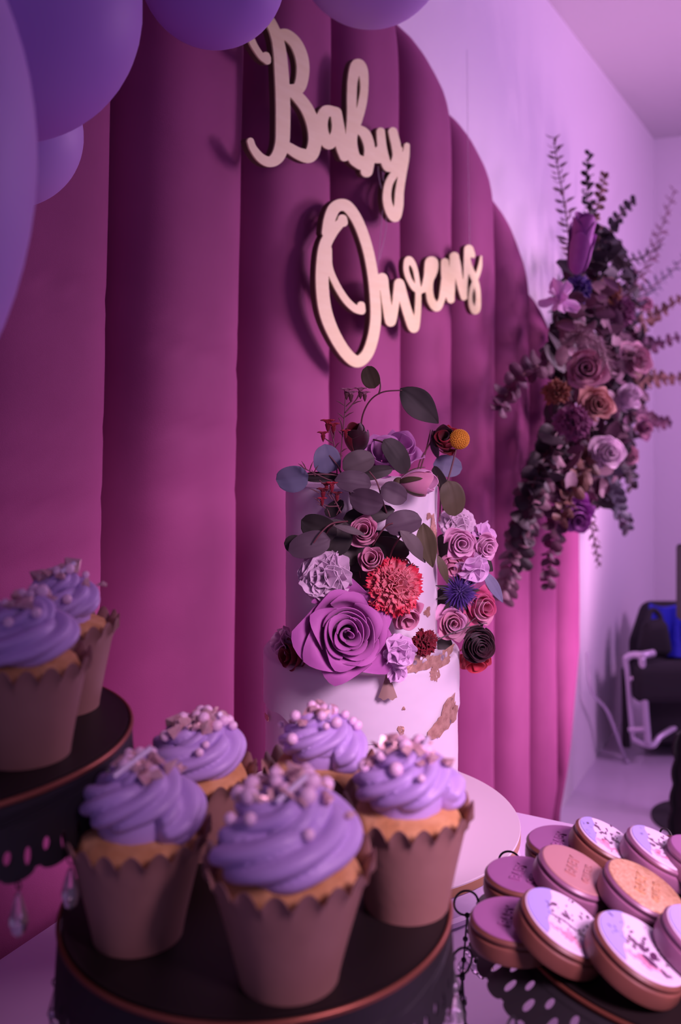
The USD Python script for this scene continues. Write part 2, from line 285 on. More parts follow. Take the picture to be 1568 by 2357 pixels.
def sign(name, strokes, label):
    g = unary_union([stroke(s) for s in strokes]).buffer(0.5).buffer(-0.5).simplify(0.12)
    g = g.segmentize(6)
    def conv(ring): 
        p = np.array(ring.coords)[:-1]; Y = y_on(p[:, 0], DS); P = np.stack([(p[:, 0] - CX) / FPX * Y, Y], 1)
        return np.stack([P @ DV[:2], CAMZ - (p[:, 1] - CY) / FPX * Y], 1)
    g = max(getattr(g, 'geoms', [g]), key=lambda q: q.area)
    poly = Polygon(conv(g.exterior), [conv(r) for r in g.interiors if Polygon(r).area > 4])
    c = np.array([poly.centroid.x, 0]); b = tz(poly.centroid.x, DS, poly.bounds[1])
    s = thing(name, label, 'sign', b, 'wooden script words on the backdrop')
    def extr(d0, d1):
        m = trimesh.creation.extrude_polygon(poly, d1 - d0); v = np.array(m.vertices)
        m.vertices = v[:, :1] * DV - NV * (DS + d0 + v[:, 2:3]) + v[:, 1:2] * np.array([0, 0, 1.0]) - b
        m.fix_normals(); return m
    obj('face', extr(0, 0.0022), M['wood'], s, False)
    obj('cut_edge', extr(0.0022, 0.010), M['woodedge'], s, False, label='scorched dark cut edge of the lettering')
sign('word_sign', B_ + a_ + b_ + y_, 'pale wooden script sign reading Baby, hung highest on the velvet backdrop')
sign('word_sign', O_ + w_ + e_ + n_ + s_, 'pale wooden script sign reading Owens, hung just above the cake flowers')
for pts, lab in (([(865, 1000), (868, 1060), (892, 1200), (880, 1400), (862, 1600)], 'thin clear thread joining the two wooden words, curving nearer the big O'),
            ([(890, 1000), (912, 1310), (905, 1420), (872, 1560)], 'thin clear thread joining the two wooden words, the one under the y')):
    P = spl([on(*cp(x, y), DS + 0.004) for x, y in pts], 24)
    obj('hanging_thread', tube(P, 0.0004, 5), M['cable'], label=lab, cat='thread', group='clear hanging threads')
P = spl([on(*cp(x, y), DS + 0.006) for x, y in [(1416, 1480), (1408, 1100), (1402, 700), (1398, 300)]], 20)
obj('hanging_thread', tube(P, 0.0004, 5), M['cable'], label='thin clear thread rising from the last letter of the lower sign', cat='thread', group='clear hanging threads')

# ------------------------------------------------ balloons
def balloon(px, py, rpx, Y, label, mat, ry=1.0, tail=(0.3, 0.5, 0.8)):
    r = rpx / FPX * Y; a = np.linspace(0, PI, 30)
    prof = [(r * math.sin(x) * (1 - 0.10 * max(0, -math.cos(x)) ** 1.5), r * ry * (math.cos(x) if x < PI / 2 else 1.14 * math.cos(x))) for x in a]
    prof = [(max(p, 0.0), q) for p, q in prof]
    t = thing('balloon', label, 'balloon', at(px, py, Y), 'balloons of the garland over the backdrop', frame_z(-unit(tail), (0.1, 1, 0.2)))
    obj('envelope', lathe(prof, 56), mat, t, True)
    zb = prof[-1][1]
    obj('knot', lathe([(0, zb + 0.003), (0.004, zb), (0.003, zb - 0.005), (0.006, zb - 0.009), (0, zb - 0.010)], 16), mat, t, True)
balloon(0, 0, 322, 0.66, 'largest glossy violet balloon hanging at the edge of the backdrop', M['balloon'], 1.0, (-0.3, 0.4, 0.9))
balloon(15, 305, 172, 0.81, 'small violet balloon peeping out below the largest balloon', M['balloon2'], 1.0, (-0.5, 0.4, 0.6))
balloon(-330, 330, 398, 0.42, 'pale lilac balloon nearest the camera, very blurred, cut by the frame edge', M['balloon2'], 1.62, (0, 0.05, -1))
balloon(490, -62, 168, 1.0, 'violet balloon covering the flourish of the letter B', M['balloon'], 1.0, (0, 0.3, 0.9))
balloon(855, -118, 175, 1.30, 'violet balloon over the backdrop nearest the pale wall', M['balloon2'], 1.0, (0.2, 0.3, 0.9))
import shapely.affinity
# ------------------------------------------------ table
TZ = CAMZ - 0.475
def tn(t, n): return DV * t + NV * n
tp = Polygon([tuple(tn(t, n)[:2]) for t, n in ((-0.15, -0.625), (1.045, -0.625), (1.045, 0.55), (-0.15, 0.55))]).buffer(-0.12).buffer(0.12, 16)
table = thing('dessert_table', 'white cloth-covered dessert table carrying the cake and the stands', 'table', (*tn(0.46, -0.04)[:2], 0))
tb = np.array([*tn(0.46, -0.04)[:2], 0])
m = trimesh.creation.extrude_polygon(tp.buffer(-0.004), 0.028); m.apply_translation(np.array([0, 0, TZ - 0.030]) - tb); obj('table_top', m, M['table'], table, False)
ring = np.array(tp.exterior.segmentize(0.012).coords)[:-1]; nr = len(ring); rows = 24
cen = ring.mean(0); s_arc = np.arange(nr) * 0.012
zs = np.linspace(TZ - 0.003, 0.03, rows); G = []
nxt = np.roll(ring, -1, 0) - np.roll(ring, 1, 0); nn = np.stack([nxt[:, 1], -nxt[:, 0]], 1); nn /= np.linalg.norm(nn, axis=1, keepdims=True)
for z in zs:
    h = (TZ - z) / TZ
    G.append(np.column_stack([ring + nn * (0.001 + 0.02 * h * (1 + np.sin(s_arc * 46 + 2 * np.sin(s_arc * 5)))[:, None]), np.full(nr, z)]))
top = np.column_stack([ring * 1.0, np.full(nr, TZ)])
V = np.vstack(G) - tb; i, j = np.meshgrid(np.arange(rows - 1), np.arange(nr), indexing='ij')
q = np.stack([i * nr + j, (i + 1) * nr + j, (i + 1) * nr + (j + 1) % nr, i * nr + (j + 1) % nr], -1).reshape(-1, 4)
skirt = trimesh.Trimesh(V, np.vstack([q[:, [0, 1, 2]], q[:, [0, 2, 3]]]), process=False)
lid = trimesh.creation.extrude_polygon(tp, 0.0025); lid.apply_translation(np.array([0, 0, TZ - 0.0025]) - tb)
obj('table_cloth', cat([skirt, lid]), M['cloth'], table, 30)
for t, n in ((-0.05, -0.53), (0.93, -0.53), (0.97, 0.45), (-0.05, 0.45)):
    m = box((0.04, 0.04, TZ - 0.03), (0, 0, (TZ - 0.03) / 2), 0.004); m.apply_translation(tn(t, n) + np.array([0, 0, 0]) - tb); obj('leg', m, M['steel'], table)

# ------------------------------------------------ cake
CK = at(832, CY, 0.98) * np.array([1, 1, 0])
zb_board = CAMZ - 0.435
disc = thing('cake_stand', 'low frosted round stand under the white cake board', 'cake stand', (*CK[:2], TZ))
h = zb_board - 0.0105 - TZ
obj('disc', lathe([(0, 0), (0.158, 0), (0.161, 0.003), (0.161, 0.007), (0.157, 0.009), (0.157, h - 0.004), (0.155, h), (0, h)], 120), M['acrylic'], disc, 30)
brd = thing('cake_board', 'round white cake board with a gold edge beneath the tiered cake', 'cake board', (*CK[:2], zb_board - 0.0105))
obj('board_top', lathe([(0, 0.008), (0.1605, 0.008), (0.1607, 0.0095), (0.160, 0.0105), (0, 0.0105)], 128), M['board'], brd, 30)
obj('gold_edge', lathe([(0, 0), (0.1600, 0), (0.1608, 0.0008), (0.1608, 0.0082), (0, 0.0082)], 128), M['goldedge'], brd, 30, label='gold foil edge band')
cake = thing('tiered_cake', 'two-tier white buttercream cake with gold leaf and fresh flowers', 'cake', (*CK[:2], zb_board))
H1, H2, R1, R2 = 0.174, 0.168, 0.0995, 0.0775
def tierwall(R, z0, z1, amp, seed, r=0.004, n=144, open_bottom=False, wavy=None):
    prof = []
    a = np.arange(n) * 2 * PI / n
    lv = np.concatenate([np.linspace(z0, z1 - r, 40), ]); rings = []
    for z in lv: rings.append((R, z))
    for x in np.linspace(0.2, 1, 6): rings.append((R - r * (1 - math.cos(x * PI / 2)), z1 - r + r * math.sin(x * PI / 2)))
    for rr in (R * 0.85, R * 0.5, R * 0.2, 0.0005): rings.append((rr, z1))
    V = []
    for k, (rad, z) in enumerate(rings):
        zz = np.full(n, z)
        if wavy is not None and k < 40: 
            w0 = wavy(a); zz = w0 + (z1 - r - w0) * (k / 39)
        p = np.stack([np.cos(a), np.sin(a)], 1) * rad
        d = (meshkit.fbm(np.column_stack([np.cos(a) * 4, np.sin(a) * 4, zz * 60]), 3, seed) - 0.5) * amp
        p *= (1 + d / max(rad, 0.02))[:, None]
        V.append(np.column_stack([p, zz]))
    bot = [np.column_stack([V[0][:, :2] * 0.98, V[0][:, 2]]), np.column_stack([V[0][:, :2] * 0.02, np.full(n, V[0][:, 2].mean())])]
    V = np.vstack(bot[::-1] + V); L = len(V) // n
    i, j = np.meshgrid(np.arange(L - 1), np.arange(n), indexing='ij')
    q = np.stack([i * n + j, i * n + (j + 1) % n, (i + 1) * n + (j + 1) % n, (i + 1) * n + j], -1).reshape(-1, 4)
    return trimesh.Trimesh(V, np.vstack([q[:, [0, 1, 2]], q[:, [0, 2, 3]]]), process=False)
obj('bottom_tier', tierwall(R1 - 0.0012, 0.0, H1 - 0.002, 0.0012, 3), M['icing2'], cake, 50)
zl = 0.118
wv = lambda a: zl + 0.006 * np.sin(a * 2 + 1.0) + 0.002 * np.sin(a * 7 + 0.4) + 0.0012 * np.sin(a * 17) + 0.004 * np.sin(a - 0.2)
obj('icing_layer', tierwall(R1 + 0.0006, zl, H1, 0.0010, 4, wavy=wv), M['icing'], cake, 50, label='upper white icing coat of the bottom tier with a torn lower edge')
tt2 = tierwall(R2, H1 - 0.001, H1 + H2, 0.0010, 9); obj('top_tier', tt2, M['icing'], cake, 50)
def flake(R, px, py, wpx, hpx, seed, ang=0.0, lift=0.0009, holes=0.5):
    """Gold leaf patch on the wall of radius R where the picture shows it; bent round the cake."""
    u = (px - CX) / FPX                                                            # nearest hit of the view ray with the cylinder
    A = u * u + 1; B = -2 * (u * CK[0] + CK[1]); Cc = CK[0] ** 2 + CK[1] ** 2 - R * R
    Y = (-B - math.sqrt(max(B * B - 4 * A * Cc, 1e-9))) / (2 * A); P = at(px, py, Y)
    th0 = math.atan2(P[1] - CK[1], P[0] - CK[0]); s = Y / FPX
    rg = np.random.default_rng(seed); a = np.linspace(0, 2 * PI, 40, endpoint=False)
    rr = 1 + 0.30 * np.sin(a * 3 + rg.uniform(0, 6)) * rg.uniform(0.3, 1) + rg.normal(0, 0.10, 40)
    x, y = rr * np.cos(a) * wpx / 2 * s, rr * np.sin(a) * hpx / 2 * s
    fore = max(0.25, abs(math.sin(th0 - math.atan2(P[1], P[0]) + PI / 2)))
    fore = max(0.3, -(math.cos(th0) * P[0] + math.sin(th0) * P[1]) / math.hypot(P[0], P[1]))
    x = x / fore; c, sn = math.cos(ang), math.sin(ang); x, y = c * x - sn * y, sn * x + c * y
    g = Polygon(np.column_stack([x, y])).buffer(0)
    for _ in range(int(6 * holes)):
        g = g.difference(Point(rg.normal(0, wpx * s * 0.28), rg.normal(0, hpx * s * 0.28)).buffer(rg.uniform(0.05, 0.12) * wpx * s))
    g = max(getattr(g, 'geoms', [g]), key=lambda q: q.area)
    mm = m3.Manifold.extrude(m3.CrossSection([np.array(r.coords)[:-1] for r in [g.exterior, *g.interiors]], m3.FillRule.EvenOdd), 0.0005).refine_to_length(0.004).to_mesh()
    v = np.array(mm.vert_properties[:, :3], float); th = th0 + v[:, 0] / R
    wr = 1 + 0.0006 / R * rg.normal(0, 0.6, len(v)) * 0
    rad = (R + lift - 0.0004 + v[:, 2] + 0.0008 * meshkit.fbm(np.column_stack([v[:, 0] * 300, v[:, 1] * 300, v[:, 0] * 0]), 2, seed)) * wr
    vv = np.column_stack([CK[0] + rad * np.cos(th), CK[1] + rad * np.sin(th), P[2] + v[:, 1]]) - np.array([*CK[:2], zb_board])
    return trimesh.Trimesh(vv, mm.tri_verts[:, ::-1], process=False)
for k, (R, px, py, w, hh, ang) in enumerate([(R1 + 0.001, 1028, 1650, 62, 62, 0.4), (R1, 1015, 1515, 66, 34, 0.15), (R1, 965, 1525, 74, 40, 0.2), (R1, 1000, 1548, 22, 40, 0.1), (R1, 922, 1680, 14, 22, 0.3), (R1, 928, 1630, 7, 8, 0),
                                        (R1, 616, 1650, 10, 14, 0), (R1, 900, 1590, 6, 8, 0), (R2, 986, 1188, 10, 14, 0), (R2, 996, 1222, 12, 60, 0), (R2, 982, 1408, 13, 20, 0), (R2, 996, 1110, 8, 18, 0), (R1, 1052, 1800, 10, 10, 0)]):
    obj('gold_leaf', flake(R, px, py, w, hh, 40 + k, ang), M['gold'], cake, 50, label='crinkled gold leaf flake' if k == 0 else None)

# ------------------------------------------------ metal dessert stands
M['plate'] = pm('dark_bronze_plate', (0.012, 0.008, 0.008), 0.5, specular_ior_level=0.3)
M['rim'] = pm('copper_rim', (0.30, 0.10, 0.06), 0.38, metallic=0.7)
M['iron'] = pm('black_iron', (0.012, 0.011, 0.013), 0.5)
M['crystal'] = pm('crystal', (0.92, 0.86, 0.95), 0.03, transmission_weight=0.9, ior=1.5)
def drop_mesh(s=1.0):
    return lathe([(0, 0), (0.0016 * s, -0.002 * s), (0.0042 * s, -0.011 * s), (0.0046 * s, -0.014 * s), (0.0030 * s, -0.019 * s), (0, -0.022 * s)], 8)
def lace(R, z0, hgt, flare, period, holes, th=0.0012):
    """Perforated band of the circumference 2 pi R hanging down hgt, flared outwards."""
    L = 2 * PI * R; n = max(8, round(L / period)); p = L / n; shapes = []
    cs = m3.CrossSection.square((L, hgt * 0.90)).translate((0, -hgt * 0.90))
    cs += m3.CrossSection.batch_boolean([m3.CrossSection.circle(1, 16).scale((p * 0.42, hgt * 0.10)).translate(((k + 0.5) * p, -hgt * 0.90)) for k in range(n)], m3.OpType.Add)
    hs = []
    for k in range(n):
        for (dx, dy, rx, ry) in holes: hs.append(m3.CrossSection.circle(1, 14).scale((rx * p, ry * hgt)).translate(((k + dx) * p, -dy * hgt)))
    cs -= m3.CrossSection.batch_boolean(hs, m3.OpType.Add)
    mm = m3.Manifold.extrude(cs, th).refine_to_length(0.012).to_mesh(); v = np.array(mm.vert_properties[:, :3], float)
    a = v[:, 0] / R; rad = R + v[:, 2] - flare * v[:, 1] / hgt
    return trimesh.Trimesh(np.column_stack([rad * np.cos(a), rad * np.sin(a), z0 + v[:, 1]]), mm.tri_verts, process=False)
def stand(cx, cy, R, Z, label, hgt, flare, holes, period, drops, chains=0, a0=0.0):
    top = CAMZ + Z; t = thing('dessert_stand', label, 'dessert stand', (cx, cy, TZ), 'metal dessert stands'); z = top - TZ
    obj('plate', lathe([(0, z - 0.006), (R - 0.006, z - 0.006), (R - 0.002, z - 0.004), (R - 0.0025, z + 0.0008), (R - 0.006, z), (0, z)], 128), M['plate'], t, 30)
    obj('rim', lathe([(R + 0.0012 * math.cos(x) - 0.0006, z - 0.0012 + 0.0016 * math.sin(x)) for x in np.linspace(0, 2 * PI, 13)], 144), M['rim'], t, True, label='copper-toned rolled rim')
    obj('lace_skirt', lace(R - 0.0015, z - 0.003, hgt, flare, period, holes), M['iron'], t, 30)
    obj('column', lathe([(0, 0.012), (0.022, 0.012), (0.012, 0.020), (0.009, 0.035), (0.013, z * 0.5), (0.016, z * 0.5 + 0.006), (0.010, z * 0.5 + 0.014), (0.009, z - 0.03), (0.03, z - 0.006), (0, z - 0.006)], 40), M['iron'], t, 30)
    obj('foot', lathe([(0, 0), (R * 0.62, 0), (R * 0.63, 0.003), (R * 0.58, 0.007), (R * 0.2, 0.012), (0, 0.013)], 64), M['iron'], t, 30)
    Rl = R + flare
    for k in range(drops):
        a = a0 + 2 * PI * k / drops; c = np.array([Rl * math.cos(a), Rl * math.sin(a), z - 0.003 - hgt])
        x = lathe([(0.0022 + 0.0004 * math.cos(w), 0.0004 * math.sin(w)) for w in np.linspace(0, 2 * PI, 7)], 12)
        x.apply_transform(trimesh.transformations.rotation_matrix(PI / 2, (1, 0, 0))); x.apply_transform(trimesh.transformations.rotation_matrix(a, (0, 0, 1))); x.apply_translation(c - [0, 0, 0.001])
        d = obj('crystal_drop', (lambda q: (q.apply_translation(c - [0, 0, 0.004]), q)[1])(drop_mesh(1.0)), M['crystal'], t, False)
        obj('hook', x, M['iron'], d, 40)
    for k in range(chains):
        a1, a2 = a0 + 2 * PI * k / chains, a0 + 2 * PI * (k + 1) / chains
        rr = 0.0085; c = np.array([(Rl + rr * 0.8) * math.cos(a1), (Rl + rr * 0.8) * math.sin(a1), z - 0.003 - hgt * 0.75 - rr * 0.6])
        x = lathe([(rr + 0.0008 * math.cos(w), 0.0008 * math.sin(w)) for w in np.linspace(0, 2 * PI, 8)], 28)
        x.apply_transform(trimesh.transformations.rotation_matrix(PI / 2, (1, 0, 0))); x.apply_transform(trimesh.transformations.rotation_matrix(a1 + 0.5, (0, 0, 1))); x.apply_translation(c)
        rg = obj('ring', x, M['iron'], t, 40)
        s = np.linspace(0, 1, 15); aa = a1 + (a2 - a1) * s; sag = 0.052 * (1 - (2 * s - 1) ** 2)
        Pc = np.column_stack([(Rl + 0.006) * np.cos(aa), (Rl + 0.006) * np.sin(aa), c[2] - rr - sag])
        obj('chain', cat([tube(Pc, 0.0007, 5, 60)] + [sphere(0.0019, p, 1) for p in Pc]), M['iron'], t, 40)
        for i in range(2, 14, 2): obj('crystal_bead', sphere(0.0044, Pc[i] - [0, 0, 0.005], 1, (1, 1, 1)), M['crystal'], t, False)
oval = [(0.25, 0.30, 0.15, 0.16), (0.75, 0.45, 0.14, 0.17), (0.25, 0.68, 0.12, 0.12)]
oval3 = [(0.25, 0.34, 0.13, 0.13), (0.75, 0.62, 0.14, 0.16)]
oval2 = [(0.25, 0.66, 0.10, 0.09), (0.75, 0.72, 0.09, 0.12)]
stand(-0.045, 0.520, 0.105, -0.275, 'dark metal dessert stand with copper rim carrying five cupcakes', 0.036, 0.002, oval2, 0.020, 26, 0, 0.1)
stand(-0.238, 0.530, 0.120, -0.190, 'tall dark metal dessert stand carrying the pair of cupcakes at the frame edge', 0.036, 0.002, oval2, 0.020, 26, 0, 0.2)
stand(0.232, 0.605, 0.123, -0.338, 'dark metal dessert stand with pierced lace edge and hanging chains, under the cookies', 0.014, 0.027, oval3, 0.017, 0, 14, 0.05)

# ------------------------------------------------ cupcakes
M['wrap'] = pm('kraft_paper', (0.34, 0.185, 0.15), 0.55, var=((0.30, 0.155, 0.125), 25), bump=(120, 0.3, 0.0008))
M['sponge'] = pm('golden_sponge', (0.56, 0.28, 0.10), 0.8, var=((0.68, 0.40, 0.18), 70), bump=(120, 0.7, 0.002))
M['frost'] = pm('lilac_frosting', (0.50, 0.35, 0.72), 0.42, var=((0.53, 0.38, 0.74), 30), bump=(80, 0.12, 0.001), subsurface_weight=0.12, subsurface_scale=0.003, subsurface_radius=(1, 0.8, 1))
M['pearl'] = pm('sugar_pearl', (0.88, 0.62, 0.80), 0.22)
M['chunk'] = pm('rose_gold_sugar', (0.60, 0.34, 0.36), 0.35, var=((0.75, 0.52, 0.52), 200), metallic=0.3)
M['stick'] = pm('silver_sugar_stick', (0.84, 0.74, 0.92), 0.25, metallic=0.3)
def frosting(Rf, Hf, rg):
    """Star-tip piping: a lobed rope wound inwards and upwards."""
    N, S, lobes = 200, 60, 6
    turns = 1.95; a0 = rg.uniform(0, 6.28); s = np.linspace(0, 1, N); g = np.linspace(0, 2 * PI, S, endpoint=False)
    pr = Rf * (0.43 - 0.13 * s) * np.clip((1 - s) * 9 + 0.08, 0, 1) ** 0.5
    pr *= np.clip(s * 22 + 0.3, 0, 1) ** 0.5
    rad = (Rf - Rf * 0.42) * (1 - s ** 1.5); ang = a0 + 2 * PI * turns * s
    C = np.column_stack([rad * np.cos(ang), rad * np.sin(ang), Hf * 0.22 + (Hf * 0.56) * s ** 1.05])
    T = np.gradient(C, axis=0); T /= np.linalg.norm(T, axis=1, keepdims=True)
    A = np.column_stack([np.cos(ang), np.sin(ang), 0 * ang]); A -= T * (A * T).sum(1, keepdims=True); A /= np.linalg.norm(A, axis=1, keepdims=True); B = np.cross(T, A)
    tw = 12.5 * s + rg.uniform(0, 6) + 0.2 * np.sin(s * 17)
    lob = 1 + 0.40 * (np.abs(np.cos((g[None] + tw[:, None]) * lobes / 2)) ** 0.75 - 0.62) + 0.05 * np.sin(s * 60 + rg.uniform(0, 6))[:, None]
    flat = 0.80
    v = C[:, None] + (pr[:, None] * lob)[..., None] * (np.cos(g)[None, :, None] * A[:, None] + flat * np.sin(g)[None, :, None] * B[:, None])
    v = np.vstack([v.reshape(-1, 3), C[:1], C[-1:]])
    i, j = np.meshgrid(np.arange(N - 1), np.arange(S), indexing='ij')
    q = np.stack([i * S + j, i * S + (j + 1) % S, (i + 1) * S + (j + 1) % S, (i + 1) * S + j], -1).reshape(-1, 4)
    j = np.arange(S); k = N * S; e = (N - 1) * S
    f = np.vstack([q[:, [0, 1, 2]], q[:, [0, 2, 3]], np.stack([(j + 1) % S, j, np.full(S, k)], 1), np.stack([e + j, e + (j + 1) % S, np.full(S, k + 1)], 1)])
    core = lathe([(0, 0), (Rf * 0.60, 0), (Rf * 0.62, Hf * 0.25), (Rf * 0.40, Hf * 0.62), (0, Hf * 0.72)], 32)
    return trimesh.Trimesh(v, f, process=False), core
def cupcake(px, Y, Z, Rt, Rb, Hw, Rf, Hf, label, seed, pearls, chunks, sticks, lean=(0, 0), group='lilac-frosted cupcakes'):
    rg = np.random.default_rng(seed); X = (px - CX) / FPX * Y
    rot = frame_z((lean[0], lean[1], 1), (0.05, 1, 0)) if lean != (0, 0) else np.eye(3)
    t = thing('cupcake', label, 'cupcake', (X, Y, CAMZ + Z + 0.0002), group, rot)
    n, rows, sc = 180, 16, 18; a = np.arange(n) * 2 * PI / n; G = []
    ph = rg.uniform(0, 6); edge = Hw * (1 + 0.075 * (np.abs(np.sin(a * sc / 2 + ph)) ** 0.8 * 2 - 1))
    for w in np.linspace(0, 1, rows):
        r = Rb + (Rt - Rb) * (w ** 1.12) + 0.0022 * max(0, (w - 0.85) / 0.15) ** 2
        h = edge * w if w > 0.999 else Hw * w + (edge - Hw) * max(0.0, (w - 0.8) / 0.2); r = r * (1 + 0.010 * np.sin(a * 3 + ph) * w)
        G.append(np.column_stack([np.cos(a) * r, np.sin(a) * r, h]))
    G = np.array(G); th = 0.0007
    inner = G.copy(); nr = np.linalg.norm(G[..., :2], axis=2, keepdims=True); inner[..., :2] *= (nr - th) / nr
    V = np.vstack([np.zeros((1, 3)), G.reshape(-1, 3), inner[::-1].reshape(-1, 3), [[0, 0, 0.0007]]]); L = 2 * rows
    i, j = np.meshgrid(np.arange(L - 1), np.arange(n), indexing='ij')
    q = 1 + np.stack([i * n + j, i * n + (j + 1) % n, (i + 1) * n + (j + 1) % n, (i + 1) * n + j], -1).reshape(-1, 4)
    j = np.arange(n); e = 1 + (L - 1) * n
    F = np.vstack([q[:, [0, 1, 2]], q[:, [0, 2, 3]], np.stack([1 + (j + 1) % n, 1 + j, 0 * j], 1), np.stack([e + j, e + (j + 1) % n, np.full(n, len(V) - 1)], 1)])
    obj('wrapper', trimesh.Trimesh(V, F, process=False), M['wrap'], t, 40, label='scalloped kraft paper wrapper')
    hc = Hw * 0.90; sp = lathe([(0, 0.002), (Rb * 0.96, 0.002), (Rb + (Rt - Rb) * 0.72 - 0.001, Hw * 0.76), (Rb + (Rt - Rb) * 0.84 - 0.001, hc - 0.003), (Rt * 0.86, hc + 0.001), (Rt * 0.78, hc + 0.006), (Rt * 0.4, hc + 0.008), (0, hc + 0.008)], 72)
    v = np.array(sp.vertices); v[:, 2] += np.where(v[:, 2] > hc - 0.003, 0.0022 * (meshkit.fbm(v * 220, 3, seed) - 0.5), 0); sp.vertices = v
    obj('sponge', sp, M['sponge'], t, 50)
    z0 = hc + 0.005; rope, core = frosting(Rf, Hf, rg)
    for mm in (rope, core): mm.apply_translation([0, 0, z0])
    fr = obj('frosting', cat([rope, core]), M['frost'], t, 55)
    P = np.array(rope.vertices)
    def surf(x, y, w=0.0022):
        k = (np.abs(P[:, 0] - x) < w) & (np.abs(P[:, 1] - y) < w); return P[k, 2].max() if k.any() else z0 + Hf * 0.6
    used = []
    def spot(spread, gap, dx=0, dy=0):
        for _ in range(60):
            p = rg.normal(0, spread, 2) + (dx, dy)
            if np.hypot(*p) < Rf * 0.92 and all(np.hypot(*(p - q)) > gap for q in used): break
        used.append(p); return p
    for k in range(pearls):
        r = rg.uniform(0.0023, 0.0041) * Rf / 0.033; p = spot(Rf * 0.38, r * 1.9); obj('pearl', sphere(r, (p[0], p[1], surf(*p) + r * 0.55), 2), M['pearl'], fr, True)
    for k in range(chunks):
        r = rg.uniform(0.0017, 0.0031); p = spot(Rf * 0.27, r * 1.1)
        mm = m3.Manifold.hull_points(rg.normal(0, 1, (12, 3)) * r * [0.9, 0.9, 0.7]).to_mesh(); mm = trimesh.Trimesh(mm.vert_properties[:, :3], mm.tri_verts)
        mm.apply_translation((p[0], p[1], surf(*p) + r * 0.5)); obj('sugar_crystal', mm, M['chunk'], fr, False)
    for (sx, sy, az, ln) in sticks:
        c = np.array([sx * Rf, sy * Rf, surf(sx * Rf, sy * Rf, 0.003) + 0.0028]); d = np.array([math.cos(az), math.sin(az), 0.42]); d /= np.linalg.norm(d)
        obj('sugar_stick', tube([c - d * ln / 2 * 0.98, c - d * ln / 2, c + d * ln / 2, c + d * ln / 2 * 0.999], [0.0009, 0.0015, 0.0015, 0.0009], 8), M['stick'], fr, 40)
    return t
PZ_, LZ_ = -0.275, -0.190
cupcake(665, 0.450, PZ_, 0.0385, 0.0235, 0.054, 0.0360, 0.040, 'foremost cupcake on the five-cupcake stand, with a big pearl near its lower frosting edge', 11, 15, 26, [(0.05, -0.25, 0.7, 0.019)])
cupcake(936, 0.513, PZ_, 0.0335, 0.0225, 0.051, 0.0315, 0.037, 'cupcake on the five-cupcake stand closest to the cake board, with an upright silver sugar stick', 12, 13, 20, [(0.28, -0.1, 1.1, 0.014)])
cupcake(318, 0.485, PZ_, 0.0350, 0.0225, 0.052, 0.0330, 0.039, 'shadowed cupcake nearest the taller stand, with a long sugar stick across its top', 13, 8, 20, [(-0.02, -0.3, 0.75, 0.023)])
cupcake(458, 0.578, PZ_, 0.0335, 0.0225, 0.045, 0.0315, 0.034, 'cupcake at the back of the five-cupcake stand, in front of the bare velvet channel', 14, 13, 24, [(0.35, -0.1, -1.0, 0.012)])
cupcake(738, 0.585, PZ_, 0.0335, 0.0225, 0.047, 0.0285, 0.034, 'cupcake at the back of the five-cupcake stand, directly in front of the cake', 15, 15, 12, [(0.18, -0.1, 1.5, 0.011)])
cupcake(60, 0.500, LZ_, 0.0320, 0.0225, 0.049, 0.0290, 0.036, 'nearer cupcake of the pair on the taller stand', 16, 11, 12, [])
cupcake(140, 0.575, LZ_, 0.0325, 0.0225, 0.050, 0.0285, 0.034, 'farther cupcake of the pair on the taller stand, half hidden by the other', 17, 8, 24, [(0.2, -0.2, 0.9, 0.011)])

# ------------------------------------------------ cookies
M['choc'] = pm('caramel_coating', (0.15, 0.055, 0.038), 0.42, var=((0.20, 0.075, 0.05), 40))
M['lilacshell'] = pm('lilac_coating', (0.24, 0.10, 0.18), 0.36)
M['purp'] = pm('metallic_mauve', (0.36, 0.14, 0.32), 0.34, metallic=0.25, bump=(160, 0.1, 0.0006))
M['tan'] = pm('metallic_rose_gold', (0.48, 0.25, 0.24), 0.34, metallic=0.25, bump=(160, 0.1, 0.0006))
M['glit'] = pm('gold_glitter', (0.50, 0.28, 0.14), 0.36, var=((0.66, 0.42, 0.24), 380), bump=(700, 0.5, 0.0008), metallic=0.3)
M['whiteice'] = pm('white_fondant', (0.68, 0.57, 0.72), 0.4)
M['blueice'] = pm('lilac_blue_fondant', (0.33, 0.29, 0.66), 0.4)
M['spl'] = pm('dark_splatter', (0.10, 0.03, 0.09), 0.4)
M['stain'] = pm('pink_brush_stroke', (0.62, 0.16, 0.30), 0.45, var=((0.72, 0.40, 0.55), 200))
LETT = {}
def lettering(word, h):
    if (word, h) not in LETT:
        m = meshkit.text_mesh(word, h, 0.0013, bold=True); m.apply_translation(-np.array([m.bounds[:, 0].mean(), m.bounds[:, 1].mean(), 0])); LETT[word, h] = m
    return LETT[word, h].copy()
